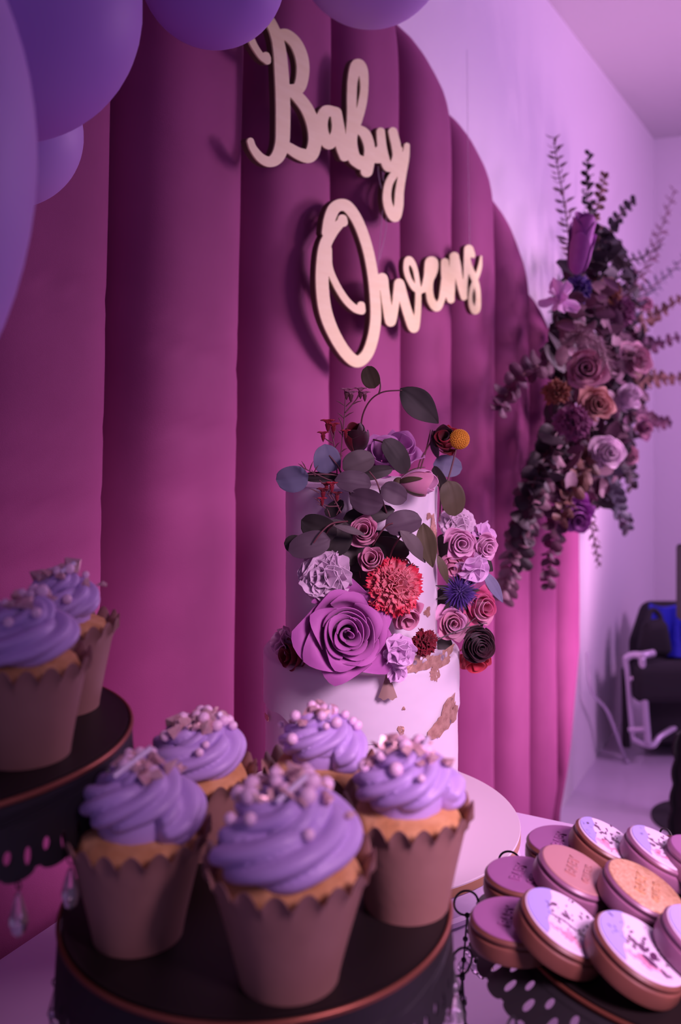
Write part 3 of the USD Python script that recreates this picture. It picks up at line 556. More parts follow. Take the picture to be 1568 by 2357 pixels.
def cookie(px, py, Y, kind, label, tau=0.0, fwd=0.0, r=0.0275, seed=0, read=1.10, under='choc'):
    """px, py: centre of the top face; tau leans the face towards the right, fwd towards the camera."""
    th = 0.0165
    nrm = unit([math.sin(tau), -math.sin(fwd), math.cos(tau) * math.cos(fwd)])
    e1 = np.array([math.cos(read), math.sin(read), 0]); e1 = unit(e1 - nrm * (e1 @ nrm)); e2 = np.cross(nrm, e1)
    R = np.stack([e1, e2, nrm], 1); top = at(px, py, Y)
    t = thing('cookie', label, 'cookie', top - nrm * th, 'iced cookies piled on the lace-edged stand', R)
    rg = np.random.default_rng(100 + seed)
    obj('biscuit', lathe([(0, 0), (r - 0.003, 0), (r - 0.0008, 0.0012), (r, 0.004), (r, 0.009), (r - 0.0004, 0.0105), (r - 0.0016, 0.0112), (r - 0.0018, 0.0122), (r - 0.0008, 0.0128), (r - 0.0006, 0.0142), (r - 0.0018, 0.0157), (r - 0.004, 0.0160), (0, 0.0160)], 72), M[under], t, 30)
    ri = r - 0.0022; topm = {'purple': 'purp', 'tan': 'tan', 'gold': 'glit', 'splat': 'whiteice'}[kind]
    ic = obj('icing', lathe([(0, 0.0155), (ri, 0.0155), (ri, 0.0161), (ri - 0.0006, 0.0165), (ri - 0.004, 0.01665), (0, 0.0167)], 64), M[topm], t, 30)
    if kind != 'splat':
        a = lettering('BABY', 0.0066); a.apply_translation([0, 0.0035, 0.0163]); obj('lettering', a, M[topm], ic, False, label='raised word BABY')
        b = lettering('OWENS', 0.0046); b.apply_translation([0, -0.0065, 0.0163]); obj('lettering', b, M[topm], ic, False, label='raised word OWENS')
    else:
        disc = Point(0, 0).buffer(ri - 0.0008, 48)
        def lay(g, z, d, name, mat, lab=None):
            g = g.intersection(disc.buffer(-0.0002))
            gs = [q for q in getattr(g, 'geoms', [g]) if q.area > 2e-8]
            if gs: obj(name, (lambda q: (q.apply_translation([0, 0, z]), q)[1])(cat([trimesh.creation.extrude_polygon(q, d) for q in gs])), M[mat], ic, False, label=lab)
        # the lilac-blue side: a slice of the face on the upper-left of the lettering's side
        ang = np.linspace(0, 1, 30); xs = np.linspace(-ri, ri, 30)
        seg = Polygon([(-ri, ri)] + [(x, 0.0110 + 0.0045 * x / ri + 0.0007 * math.sin(x * 400 + seed)) for x in xs] + [(ri, ri)])
        lay(seg, 0.0164, 0.0007, 'icing_segment', 'blueice', 'lilac-blue side of the icing')
        st = unary_union([Point(x + rg.normal(0, 0.0004), -0.0 + 0.004 * math.sin(x * 120 + seed) + rg.normal(0, 0.0007)).buffer(rg.uniform(0.0008, 0.0017), 6) for x in np.linspace(-0.017, -0.009, 22)]
                         + [Point(-0.014 + rg.normal(0, 0.0012), y).buffer(rg.uniform(0.0006, 0.0014), 6) for y in np.linspace(-0.012, 0.012, 24)])
        lay(st, 0.0166, 0.0004, 'brush_stroke', 'stain')
        bl = []
        for k in range(46):
            c = np.array([rg.normal(0.001, 0.008), rg.normal(-0.001, 0.010)]); s = abs(rg.normal(0, 0.00045)) + 0.00025
            if rg.uniform() < 0.16: s *= 2.4
            bl.append(shapely.affinity.rotate(shapely.affinity.scale(Point(*c).buffer(s, 6), 1, rg.uniform(0.5, 2.4)), rg.uniform(0, 180)))
        for k in range(2):
            p = rg.normal(0, 0.006, 2); q = p + rg.normal(0, 0.006, 2); bl.append(shapely.LineString([p, (p + q) / 2 + rg.normal(0, 0.0012, 2), q]).buffer(0.00035))
        lay(unary_union(bl), 0.0166, 0.0005, 'splatter', 'spl', 'fine dark chocolate splatter')
    return t
cookie(1183, 2112, 0.5836, 'purple', 'mauve BABY cookie lying flat nearest the hanging chain', 0.03, 0.0, 0.0272, 1, 1.18)
cookie(1207, 2010, 0.637, 'purple', 'mauve BABY cookie lying flat beside the cake board', 0.03, 0.0, 0.0268, 2, 1.15)
cookie(1300, 1935, 0.683, 'purple', 'mauve BABY cookie lying at the back edge of the stand', 0.03, 0.0, 0.0275, 3, 1.15)
cookie(1330, 2000, 0.625, 'tan', 'rose-gold BABY cookie in the middle of the pile', 0.36, 0.12, 0.0262, 4, 1.20, 'lilacshell')
cookie(1488, 2040, 0.605, 'gold', 'gold glitter BABY cookie', 0.40, 0.12, 0.0272, 5, 1.22, 'lilacshell')
cookie(1305, 2120, 0.565, 'splat', 'splattered white cookie at the front, leaning on the flat mauve one by the chain', 0.42, 0.14, 0.0285, 6, 1.15)
cookie(1478, 2178, 0.540, 'splat', 'splattered white cookie at the front, below the gold glitter one', 0.42, 0.14, 0.0285, 7, 1.15)
cookie(1402, 1928, 0.670, 'splat', 'splattered white cookie at the back, behind the rose-gold one', 0.40, 0.10, 0.0245, 8, 1.2)
cookie(1528, 1952, 0.650, 'splat', 'splattered white cookie at the back, behind the gold glitter one', 0.40, 0.10, 0.0258, 9, 1.2, 'lilacshell')
cookie(1634, 2160, 0.545, 'splat', 'splattered white cookie cut off by the frame edge beside the gold one', 0.42, 0.14, 0.0275, 10, 1.2, 'lilacshell')
cookie(1630, 1970, 0.640, 'purple', 'mauve cookie cut off by the frame edge at the back', 0.30, 0.05, 0.0270, 11, 1.2, 'lilacshell')
# ------------------------------------------------ flowers: builders (local +z looks out of the bloom)
def petal_mat(name, color, color2=None, scale=60, rough=0.6, tr=0.25): return pm(name, color, rough, var=(color2, scale) if color2 else None, translucent=tr, sheen_weight=0.15, specular_ior_level=0.3)
M['lav'] = petal_mat('lavender_petal', (0.55, 0.16, 0.50), (0.60, 0.20, 0.54), 40)
M['pinkp'] = petal_mat('pink_petal', (0.72, 0.30, 0.46), (0.78, 0.40, 0.52), 50)
M['pinkl'] = petal_mat('light_pink_petal', (0.82, 0.45, 0.68), (0.86, 0.54, 0.74), 50)
M['white'] = petal_mat('white_petal', (0.84, 0.70, 0.82), (0.80, 0.64, 0.78), 50)
M['lilacp'] = petal_mat('lilac_white_petal', (0.80, 0.52, 0.80), (0.84, 0.62, 0.84), 50)
M['redp'] = petal_mat('red_petal', (0.55, 0.02, 0.05), (0.62, 0.06, 0.10), 50)
M['dred'] = petal_mat('dark_red_petal', (0.17, 0.008, 0.02), (0.25, 0.012, 0.03), 60, tr=0.12)
M['burg'] = petal_mat('burgundy_petal', (0.028, 0.004, 0.010), (0.045, 0.005, 0.016), 60, tr=0.08)
M['crim'] = petal_mat('crimson_pink_petal', (0.58, 0.06, 0.20), (0.70, 0.18, 0.32), 50)
M['peach'] = petal_mat('peach_petal', (0.55, 0.28, 0.25), (0.60, 0.34, 0.30), 50)
M['orange'] = petal_mat('rust_petal', (0.27, 0.09, 0.05), (0.34, 0.14, 0.08), 60)
M['mauve'] = petal_mat('mauve_petal', (0.25, 0.07, 0.18), (0.33, 0.12, 0.26), 50)
M['purplep'] = petal_mat('purple_petal', (0.42, 0.11, 0.46), (0.48, 0.16, 0.52), 40)
M['dusty'] = petal_mat('dusty_pink_petal', (0.56, 0.27, 0.38), (0.62, 0.34, 0.44), 50)
M['orchid'] = petal_mat('sidelit_pink_petal', (0.76, 0.34, 0.72), (0.80, 0.42, 0.76), 50)  # extra vividness in the colour stands for side light through the top blooms
M['tanp'] = petal_mat('tan_dry_petal', (0.42, 0.30, 0.24))
M['indigo'] = petal_mat('indigo_bristle', (0.06, 0.025, 0.20), (0.10, 0.05, 0.30), 80, tr=0.1)
M['yellow'] = pm('yellow_floret', (0.72, 0.36, 0.03), 0.8)
def carn_mat():
    n = {'tc': ('texture_coordinate', {}), 'l': ('vector_math', {'math_type': 'length'}), 'n': ('noise_texture', {'scale': 130.0, 'detail': 3.0}), 's': ('math', {'math_type': 'multiply_add', 'value2': 0.012, 'value3': -0.006}),
         'a': ('math', {'math_type': 'add'}), 'r': ('rgb_ramp', {'ramp': [(0.0, (0.84, 0.38, 0.40)), (0.55, (0.84, 0.30, 0.34)), (0.70, (0.72, 0.03, 0.08)), (1.0, (0.66, 0.015, 0.06))]}), 'k': ('math', {'math_type': 'multiply', 'value2': 1 / 0.036}),
         'p': ('principled_bsdf', {'roughness': 0.6}), 't': ('translucent_bsdf', {}), 'x': ('mix_closure', {'fac': 0.2})}
    return usdkit.material(stage, LK + '/red_edged_petal', n, [('tc.object', 'l.vector1'), ('tc.object', 'n.vector'), ('n.fac', 's.value1'), ('l.value', 'a.value1'), ('s.value', 'a.value2'), ('a.value', 'k.value1'), ('k.value', 'r.fac'),
            ('r.color', 'p.base_color'), ('r.color', 't.color'), ('p.BSDF', 'x.closure1'), ('t.BSDF', 'x.closure2')], surface='x.closure')
M['carn'] = carn_mat()
def leaf_mat(name, c, c2): return pm(name, c, 0.55, var=(c2, 35), translucent=0.12, specular_ior_level=0.35)
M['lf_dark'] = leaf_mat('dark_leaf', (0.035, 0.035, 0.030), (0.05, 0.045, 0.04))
M['lf_olive'] = leaf_mat('olive_leaf', (0.085, 0.075, 0.038), (0.11, 0.095, 0.05))
M['lf_mauve'] = leaf_mat('mauve_leaf', (0.072, 0.048, 0.066), (0.095, 0.064, 0.086))
M['lf_blue'] = leaf_mat('blue_grey_leaf', (0.17, 0.19, 0.28), (0.21, 0.22, 0.32))
M['lf_grey'] = leaf_mat('grey_leaf', (0.095, 0.078, 0.078), (0.12, 0.10, 0.097))
M['stem'] = pm('flower_stem', (0.14, 0.05, 0.06), 0.5)
M['gstem'] = pm('green_stem', (0.10, 0.08, 0.045), 0.5)

def ax(a, b, fwd=1.0): return unit((a, -fwd, b))               # a bloom facing the camera, turned a to the right and b upwards
def bloom(name, label, cat, px, py, Y, a, b, fwd=1.0, group=None, spin=0.0):
    group = {'spray_rose': 'pink spray roses on the cake', 'lisianthus': 'pale ruffled blooms on the cake', 'carnation': 'carnations on the cake', 'rose': 'roses on the cake', 'rosebud': 'rosebuds on the cake'}.get(name)
    R = frame_z(ax(a, b, fwd)); c, s = math.cos(spin), math.sin(spin); R = R @ np.array([[c, -s, 0], [s, c, 0], [0, 0, 1]])
    return thing(name, label, cat, at(px, py, Y), group, R)
def rose(t, R, mat, N=18, H=0.75, inner=0.10, open_=1.0, curl=0.16, seed=0, mats=None, tip=0.10, th=0.0006, name='petal'):
    """Petals in a spiral: tight cups in the heart, wider petals with rolled, pointed rims outside."""
    rg = np.random.default_rng(seed); nu, nv = 15, 13; Hh = H * R
    u = np.linspace(-1, 1, nu); v = np.linspace(0, 1, nv); U, V = np.meshgrid(u, v, indexing='ij')
    for k in range(N):
        o = k / max(N - 1, 1); phi = 2.39996 * k + rg.uniform(-0.2, 0.2)
        rt = R * (inner + (1 - inner) * o ** 0.85 * open_) * rg.uniform(0.95, 1.05); zt = Hh * (0.48 + 0.10 * math.sin(o * PI) - 0.78 * o ** 1.3 * open_)
        al = (1.70 - 0.75 * min(1.0, o * 1.6)) * rg.uniform(0.92, 1.08); cu = curl * R * (0.25 + 0.75 * o) * rg.uniform(0.75, 1.25)
        v2 = V * (1 - (0.10 + 0.16 * o) * np.abs(U) ** 2.2 + tip * o * np.clip(1 - np.abs(U) * 2.2, 0, 1) ** 1.2)
        P0 = np.array([0.03 * R, -0.60 * Hh]); P1 = np.array([rt * 0.92 + 0.03 * R, -0.62 * Hh]); P2 = np.array([rt * 0.74, zt - 0.22 * Hh]); P3 = np.array([rt * 0.92, zt])
        w = v2[..., None]; Q = (1 - w) ** 3 * P0 + 3 * (1 - w) ** 2 * w * P1 + 3 * (1 - w) * w * w * P2 + w ** 3 * P3
        rho, z = Q[..., 0], Q[..., 1]
        roll = np.clip((v2 - 0.74) / 0.26, 0, 1.3) ** 1.8 * (0.55 + 0.45 * np.sin(U * 2.6 + rg.uniform(-3, 3)))
        rho = rho + cu * roll; z = z - cu * (0.25 + 0.75 * o) * roll ** 1.4
        rho = rho * (1 + 0.09 * U * (0.4 + 0.6 * V)) + 0.016 * R * np.sin(U * 4 + rg.uniform(0, 6)) * V ** 2 * (0.3 + o)
        z = z + 0.03 * R * np.sin(U * 3.3 + rg.uniform(0, 6)) * V ** 2
        wid = al * np.sin(PI * (0.15 + 0.48 * np.clip(v2, 0, 1.05))) ** 0.8
        A = phi + U * wid
        P = np.stack([rho * np.cos(A), rho * np.sin(A), z], -1)
        obj(name, solid_grid(P, th), M[mats[k % len(mats)]] if mats else M[mat], t, 70)
def carnation(t, R, mat, N=60, seed=0, el0=0.0, frill=0.13, teeth=9, th=0.0005, wide=0.42, name='petal'):
    rg = np.random.default_rng(seed); nu, nv = (15 if teeth > 6 else 23), 7
    u = np.linspace(-1, 1, nu); v = np.linspace(0, 1, nv); U, V = np.meshgrid(u, v, indexing='ij')
    for k in range(N):
        f = (k + 0.5) / N; el = math.asin(1 - (1 - math.sin(el0)) * f) ; phi = 2.39996 * k
        L = R * rg.uniform(0.86, 1.05) * (0.82 + 0.18 * f)
        d = np.array([math.cos(el) * math.cos(phi), math.cos(el) * math.sin(phi), math.sin(el) * 0.85])
        s = unit(np.cross([0, 0, 1.0] if abs(d[2]) < 0.98 else [1.0, 0, 0], d)); n = np.cross(d, s); tw = rg.uniform(-1.2, 1.2); s, n = s * math.cos(tw) + n * math.sin(tw), n * math.cos(tw) - s * math.sin(tw)
        edge = 1 - (0.10 * U ** 2 if teeth > 6 else 0.42 * np.abs(U) ** 2.6) + (frill * 0.5 * (np.arange(nu)[:, None] % 2 - 0.5) if teeth > 6 else frill * np.sin(U * 11 + k)) + 0.04 * np.sin(U * teeth)
        ru = R * (0.13 if teeth > 6 else 0.10) * np.sin(U * 4.2 + rg.uniform(0, 6)) * V ** 1.5 + R * (0.05 if teeth > 6 else 0.025) * np.sin(U * 9 + rg.uniform(0, 6)) * V ** 2
        w = wide * R * (0.18 + 0.82 * V ** 0.8)
        P = (V * edge * L)[..., None] * d + (U * w)[..., None] * s + ru[..., None] * n
        obj(name, solid_grid(P, th), M[mat], t, 60)
def bud(t, R, L, mats, N=6, th=0.0006, green=None):
    U, V = np.meshgrid(np.linspace(-1, 1, 13), np.linspace(0, 1, 13), indexing='ij')
    for k in range(N):
        v2 = 0.04 + (0.96 - 0.05 * k) * V * (1 - 0.16 * np.abs(U) ** 2); r = R * (0.80 + 0.055 * k) * np.sin(PI * (0.06 + 0.80 * v2)) ** 0.75 * (1 + 0.10 * U); r = r + 0.10 * R * k / N * np.clip(v2 - 0.8, 0, 1) * 5
        A = 2.39996 * k + U * 1.25; P = np.stack([r * np.cos(A), r * np.sin(A), -0.55 * L + 1.1 * L * v2], -1)
        obj('petal', solid_grid(P, th), M[mats[k % len(mats)]], t, 70)
    for k in range(5 if green else 0):
        v2 = 0.02 + 0.70 * V; r = R * (1.10 * np.sin(PI * (0.06 + 0.80 * v2)) ** 0.75 + 0.12 * V ** 4); A = 2 * PI * k / 5 + 0.3 + U * 0.34 * (1 - V) ** 0.7
        obj('sepal', solid_grid(np.stack([r * np.cos(A), r * np.sin(A), -0.55 * L + 1.1 * L * v2], -1), 0.0006), M[green], t, 60)
    if green: obj('hip', sphere(R * 0.42, (0, 0, -0.60 * L), 2, (1, 1, 1.1)), M[green], t, True)
def leaf_mesh(P, L, W, a, b, shape='round', cup=0.15, bend=0.15, th=0.0006):
    """P: centre; L: unit vector to the tip; W: unit vector across; a, b: half length and half width."""
    L, W = unit(L), unit(W); W = unit(W - L * (W @ L)); N = np.cross(L, W)
    u = np.linspace(-1, 1, 11); v = np.linspace(-1, 1, 15); U, V = np.meshgrid(u, v, indexing='ij')
    if shape == 'round': w = np.sqrt(np.clip(1 - np.abs(V) ** 2.3, 0, 1)); w = np.maximum(w, 0.03) * (1 - 0.08 * V)
    elif shape == 'pointed': w = np.maximum(np.sin(PI * (V + 1) / 2) ** 0.75 * (1 - 0.28 * V), 0.02)
    else: w = np.maximum(np.sin(PI * (V + 1) / 2) ** 0.9, 0.03)
    x, y = V * a, U * w * b
    z = cup * b * (U * w) ** 2 - bend * a * V ** 2 - 0.05 * b * np.exp(-(U * w / 0.09) ** 2) + 0.02 * b * np.sin(V * 6 + U * 2)
    return solid_grid(P + x[..., None] * L + y[..., None] * W + z[..., None] * N, th)
def sprig(name, label, cat, leaves, stems, group=None, smat='stem', sr=0.0009):
    """leaves: px, py, Y, half length px, half width px, tip angle in the picture (degrees, 0 right, 90 up), tilt about its length (degrees), shape, material; stems: lists of (px, py, Y)."""
    b = at(*stems[0][0]) if stems else at(*leaves[0][:3])
    t = thing(name, label, cat, b, 'leafy sprigs on the cake')
    for s in stems: obj('stem', tube(np.array([at(*q) for q in s]) - b, [sr, sr * 0.75], 7, 30), M[smat], t, True)
    for (px, py, Y, a, w, ang, tilt, shape, mat) in leaves:
        k = Y / FPX; an, ti = math.radians(ang), math.radians(tilt)
        L = np.array([math.cos(an), 0.25 * math.sin(ti * 1.7), math.sin(an)]); X = np.array([-math.sin(an), 0, math.cos(an)])
        Wv = X * math.cos(ti) + np.array([0, 1.0, 0]) * math.sin(ti)
        obj('leaf', leaf_mesh(at(px, py, Y) - b, L, Wv, a * k, w * k / max(0.45, math.cos(ti)), shape), M[mat], t, 60)
    return t

# ------------------------------------------------ flowers on the cake
k98 = 0.98 / FPX
t = bloom('rose', 'large lavender rose, the biggest bloom on the cake', 'rose', 800, 1458, 0.846, 0.10, 0.16, spin=0.5)
rose(t, 0.0445, 'lav', 25, 0.66, 0.07, 1.0, 0.24, 3, tip=0.07, th=0.0008)
t = bloom('carnation', 'pale white carnation tucked above the large lavender rose', 'carnation', 752, 1328, 0.872, -0.25, 0.25); carnation(t, 0.0270, 'white', 40, 5, 0.0, 0.03, 3, wide=0.62)
t = bloom('carnation', 'coral carnation with bright red frilled edges in the middle of the cake', 'carnation', 906, 1350, 0.868, 0.12, 0.15); carnation(t, 0.0268, 'carn', 72, 6, 0.0, 0.2, 9, wide=0.36)
t = bloom('spray_rose', 'pink spray rose between the dark leaves, higher of the pair on the front', 'rose', 838, 1222, 0.872, -0.05, 0.30); rose(t, 0.0190, 'pinkp', 13, 1.1, 0.22, 0.75, 0.14, 7)
t = bloom('spray_rose', 'pink spray rose directly above the red-edged carnation', 'rose', 856, 1292, 0.872, -0.15, 0.55); rose(t, 0.0200, 'pinkp', 12, 1.35, 0.2, 0.62, 0.12, 8)
t = bloom('spray_rose', 'soft pink rose petals below the red-edged carnation', 'rose', 936, 1420, 0.876, 0.2, -0.5); rose(t, 0.0185, 'pinkp', 9, 1.0, 0.3, 0.9, 0.12, 9)
t = bloom('lisianthus', 'pale lilac ruffled bloom at the side of the large lavender rose', 'flower', 917, 1498, 0.856, 0.35, 0.1); carnation(t, 0.0165, 'lilacp', 16, 10, 0.0, 0.02, 3, wide=0.75)
t = bloom('lisianthus', 'pale lilac ruffled petals low under the large rose, over the gold leaf', 'flower', 912, 1545, 0.868, 0.2, -0.3); carnation(t, 0.0115, 'lilacp', 9, 11, 0.0, 0.02, 3, wide=0.7)
t = bloom('carnation', 'small dark red carnation resting on the cake ledge by the gold leaf', 'carnation', 977, 1478, 0.890, 0.15, 0.1); carnation(t, 0.0132, 'dred', 32, 12, 0.0, 0.22, 9)
t = bloom('rose', 'dark red rose lying half hidden behind the large lavender rose', 'rose', 668, 1508, 0.912, -0.9, 0.0, 0.7); rose(t, 0.0215, 'dred', 10, 0.8, 0.25, 1.0, 0.12, 13)
t = bloom('lisianthus', 'pale pink petals on the ledge above the half hidden dark red rose', 'flower', 655, 1478, 0.922, -0.9, 0.5, 0.7); carnation(t, 0.0165, 'pinkl', 9, 14, 0.0, 0.02, 3, wide=0.7)
t = bloom('dried_petal', 'dried tan bell-shaped petal hanging on the bottom tier below the rose', 'petal', 893, 1580, 0.874, 0.0, 0.0)
U, V = np.meshgrid(np.linspace(-1, 1, 9), np.linspace(0, 1, 9), indexing='ij')
obj('petal', solid_grid(np.stack([U * (0.0018 + 0.0068 * V ** 1.2), 0.011 - 0.022 * V + 0.0012 * np.cos(U * 7) * V, 0.003 * (1 - U ** 2) * V], -1), 0.0006), M['tanp'], t, 60)
obj('stalk', tube([(0, 0.010, 0.0), (0.001, 0.015, 0.001), (0.0, 0.019, -0.002)], 0.0007, 6, 10), M['stem'], t, True)
# the cluster beside the top tier
t = bloom('carnation', 'white carnation on the shaded side of the top tier above the pink roses', 'carnation', 1052, 1208, 0.985, 0.3, 0.45); carnation(t, 0.0215, 'white', 32, 15, 0.0, 0.03, 4, wide=0.62)
t = bloom('spray_rose', 'open pink spray rose facing front under the white carnation', 'rose', 1062, 1252, 0.955, 0.10, 0.12); rose(t, 0.0200, 'pinkl', 15, 0.95, 0.16, 0.85, 0.14, 16)
t = bloom('spray_rose', 'pink spray rose at the outer edge of the cluster, turned away from the cake', 'rose', 1120, 1258, 0.962, 0.45, -0.05); rose(t, 0.0172, 'pinkl', 14, 1.0, 0.16, 0.85, 0.16, 17)
t = bloom('lisianthus', 'curled lilac-pink petal standing up behind the outer pink spray rose', 'flower', 1108, 1232, 0.985, 0.4, 0.9); carnation(t, 0.0180, 'lilacp', 6, 18, 0.4, 0.02, 3, wide=0.5)
t = bloom('spray_rose', 'soft pink bud against the cake under the front-facing pink spray rose', 'rose', 1038, 1302, 0.960, 0.2, -0.5); rose(t, 0.0165, 'pinkp', 9, 1.1, 0.3, 0.8, 0.1, 19)
t = bloom('lisianthus', 'pale lilac petals just above the indigo thistle', 'flower', 1088, 1308, 0.958, 0.3, -0.3); carnation(t, 0.0185, 'lilacp', 10, 20, 0.1, 0.02, 3, wide=0.8)
t = bloom('rose', 'crimson and pink rose at the outer edge, beside the indigo thistle', 'rose', 1113, 1398, 0.962, 0.55, 0.15); rose(t, 0.0210, 'crim', 13, 0.9, 0.2, 0.95, 0.16, 21, mats=['crim', 'pinkp', 'crim'])
t = bloom('spray_rose', 'dusty pink spray rose low in the cluster, next to the burgundy ranunculus', 'rose', 1044, 1436, 0.950, 0.05, 0.12); rose(t, 0.0195, 'pinkp', 15, 0.85, 0.14, 0.95, 0.2, 22, mats=['pinkp', 'dusty', 'pinkl'])
t = bloom('ranunculus', 'nearly black burgundy ranunculus at the bottom of the cluster', 'ranunculus', 1104, 1486, 0.945, 0.25, 0.0); rose(t, 0.0222, 'burg', 22, 0.95, 0.10, 0.92, 0.08, 23, tip=0.0)
t = bloom('rose', 'bright red petals showing under the burgundy ranunculus', 'rose', 1094, 1520, 0.968, 0.15, -0.85); rose(t, 0.0215, 'redp', 8, 0.8, 0.4, 1.0, 0.14, 24, tip=0.12)
t = bloom('sea_thistle', 'spiky indigo thistle in the middle of the cluster', 'thistle', 1058, 1362, 0.956, 0.25, 0.1)
sp = []
for k in range(150):
    z = 1 - (k + 0.5) / 150 * 1.25; r = math.sqrt(max(0, 1 - z * z)); a = 2.39996 * k; d = np.array([r * math.cos(a), r * math.sin(a), z]); l = 0.0195 * rng.uniform(0.75, 1.1)
    sp.append(tube([d * 0.004, d * l * 0.6, d * l], [0.0009, 0.0007, 0.0001], 5))
obj('bristle', cat(sp), M['indigo'], t, 60, kind='stuff')
obj('core', sphere(0.0085, (0, 0, -0.001), 2), M['indigo'], t, True)
for k in range(11):
    a = 2 * PI * k / 11; d = np.array([math.cos(a), math.sin(a), -0.15]); obj('bract', leaf_mesh(d * 0.0135, d, (-math.sin(a), math.cos(a), 0), 0.011, 0.0028, 'pointed'), M['lf_dark'], t, 60)
# on the top tier
t = bloom('lisianthus', 'lilac-pink cupped bloom standing on the top tier behind the round leaves', 'flower', 882, 1046, 0.925, 0.05, 0.55); rose(t, 0.0250, 'orchid', 8, 1.0, 0.42, 0.9, 0.16, 25, tip=0.14)
t = bloom('lisianthus', 'lilac-pink bloom at the back of the top tier, its pointed petals against the velvet', 'flower', 922, 1035, 0.985, 0.15, 0.8); rose(t, 0.0240, 'orchid', 7, 1.2, 0.45, 0.85, 0.2, 26, tip=0.24)
t = bloom('rosebud', 'closed pink rosebud with green sepals lying on the rim of the top tier', 'rosebud', 964, 1110, 0.889, 1.0, 0.05, 0.35); bud(t, 0.0120, 0.032, ['pinkl', 'pinkp', 'pinkl'], green='lf_olive')
t = bloom('rosebud', 'very dark red pointed bud above the round leaves', 'rosebud', 820, 1008, 0.930, -0.1, 1.0, 0.5); bud(t, 0.0112, 0.030, ['burg', 'dred', 'burg'])
t = bloom('rose', 'dark red bloom leaning beside the yellow ball flower', 'rose', 1026, 1012, 0.985, -0.2, 0.55); rose(t, 0.0195, 'dred', 12, 1.3, 0.25, 0.8, 0.14, 29, mats=['burg', 'dred', 'redp'], tip=0.16)
t = bloom('ball_flower', 'round yellow ball flower on a thin stem above the top tier', 'flower', 1058, 1011, 0.975, 0, 0.2)
R0 = 0.0098; fl_ = [sphere(R0 * 0.94, (0, 0, 0), 3)]
for k in range(260):
    z = 1 - 2 * (k + 0.5) / 260; r = math.sqrt(1 - z * z); a = 2.39996 * k; fl_.append(sphere(0.00085, R0 * np.array([r * math.cos(a), r * math.sin(a), z]), 0))
obj('florets', cat(fl_), M['yellow'], t, True, kind='stuff')
Rm = frame_z(ax(0, 0.2)); q = [Rm.T @ (at(*p) - at(1058, 1011, 0.975)) for p in ((1051, 1032, 0.975), (1040, 1075, 0.97), (1028, 1120, 0.965), (1020, 1175, 0.962))]
obj('stem', tube(q, 0.0009, 6, 20), M['stem'], t, True)

E = 'eucalyptus_sprig'; EC = 'eucalyptus'
sprig(E, 'arching eucalyptus sprig rising highest over the cake, with two dark leaves', EC,
      [(853, 868, 0.93, 27, 21, 110, 12, 'round', 'lf_olive'), (968, 934, 0.925, 60, 33, -42, 8, 'pointed', 'lf_dark')],
      [[(835, 1010, 0.94), (833, 965, 0.935), (850, 925, 0.93), (880, 903, 0.925), (926, 898, 0.925)], [(872, 908, 0.927), (876, 890, 0.928), (874, 872, 0.93)]])
sprig(E, 'eucalyptus sprig with two blue-grey round leaves reaching past the cake edge', EC,
      [(752, 1057, 0.895, 34, 31, 95, -14, 'round', 'lf_blue'), (672, 1102, 0.885, 38, 31, 190, 16, 'round', 'lf_blue')],
      [[(800, 1100, 0.90), (760, 1092, 0.893), (706, 1092, 0.888)], [(790, 1098, 0.898), (776, 1070, 0.895), (758, 1048, 0.895)]])
sprig(E, 'eucalyptus sprig of four overlapping mauve-grey round leaves on the front of the top tier', EC,
      [(826, 1064, 0.880, 39, 27, 20, 18, 'round', 'lf_grey'), (814, 1109, 0.872, 43, 25, 172, -20, 'round', 'lf_mauve'), (843, 1153, 0.866, 40, 30, 165, 10, 'round', 'lf_mauve'), (908, 1136, 0.870, 33, 25, -25, 12, 'round', 'lf_mauve')],
      [[(890, 1180, 0.885), (880, 1150, 0.872), (868, 1110, 0.876), (850, 1085, 0.880)]])
sprig(E, 'single dark curved leaf beside the lilac-pink cupped bloom', 'leaf', [(914, 1050, 0.905, 48, 25, -55, 22, 'round', 'lf_dark')], [[(860, 1012, 0.92), (876, 1016, 0.91), (892, 1024, 0.905)]])
sprig(E, 'eucalyptus sprig behind the yellow ball flower with blue-grey and olive leaves', EC,
      [(1032, 1073, 1.0, 34, 25, -8, 10, 'round', 'lf_blue'), (1042, 1148, 0.945, 42, 29, -78, 8, 'round', 'lf_olive'), (1000, 1022, 1.0, 34, 9, 100, 30, 'pointed', 'lf_mauve'), (1012, 1100, 0.965, 30, 13, 120, 30, 'round', 'lf_dark')],
      [[(960, 1092, 0.97), (968, 1060, 0.98), (985, 1030, 0.99), (1000, 1000, 1.0)], [(1012, 1200, 0.955), (1014, 1140, 0.96), (1006, 1095, 0.965)], [(965, 1090, 0.975), (980, 1040, 0.99), (992, 990, 1.0)]])
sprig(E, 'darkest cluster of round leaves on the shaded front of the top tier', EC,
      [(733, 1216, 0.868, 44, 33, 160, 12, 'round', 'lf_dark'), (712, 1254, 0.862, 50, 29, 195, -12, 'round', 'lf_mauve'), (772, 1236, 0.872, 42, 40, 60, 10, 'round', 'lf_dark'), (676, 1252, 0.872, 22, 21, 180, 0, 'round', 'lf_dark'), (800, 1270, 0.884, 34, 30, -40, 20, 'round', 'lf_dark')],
      [[(800, 1200, 0.880), (765, 1205, 0.862), (740, 1225, 0.858), (722, 1250, 0.858)]])
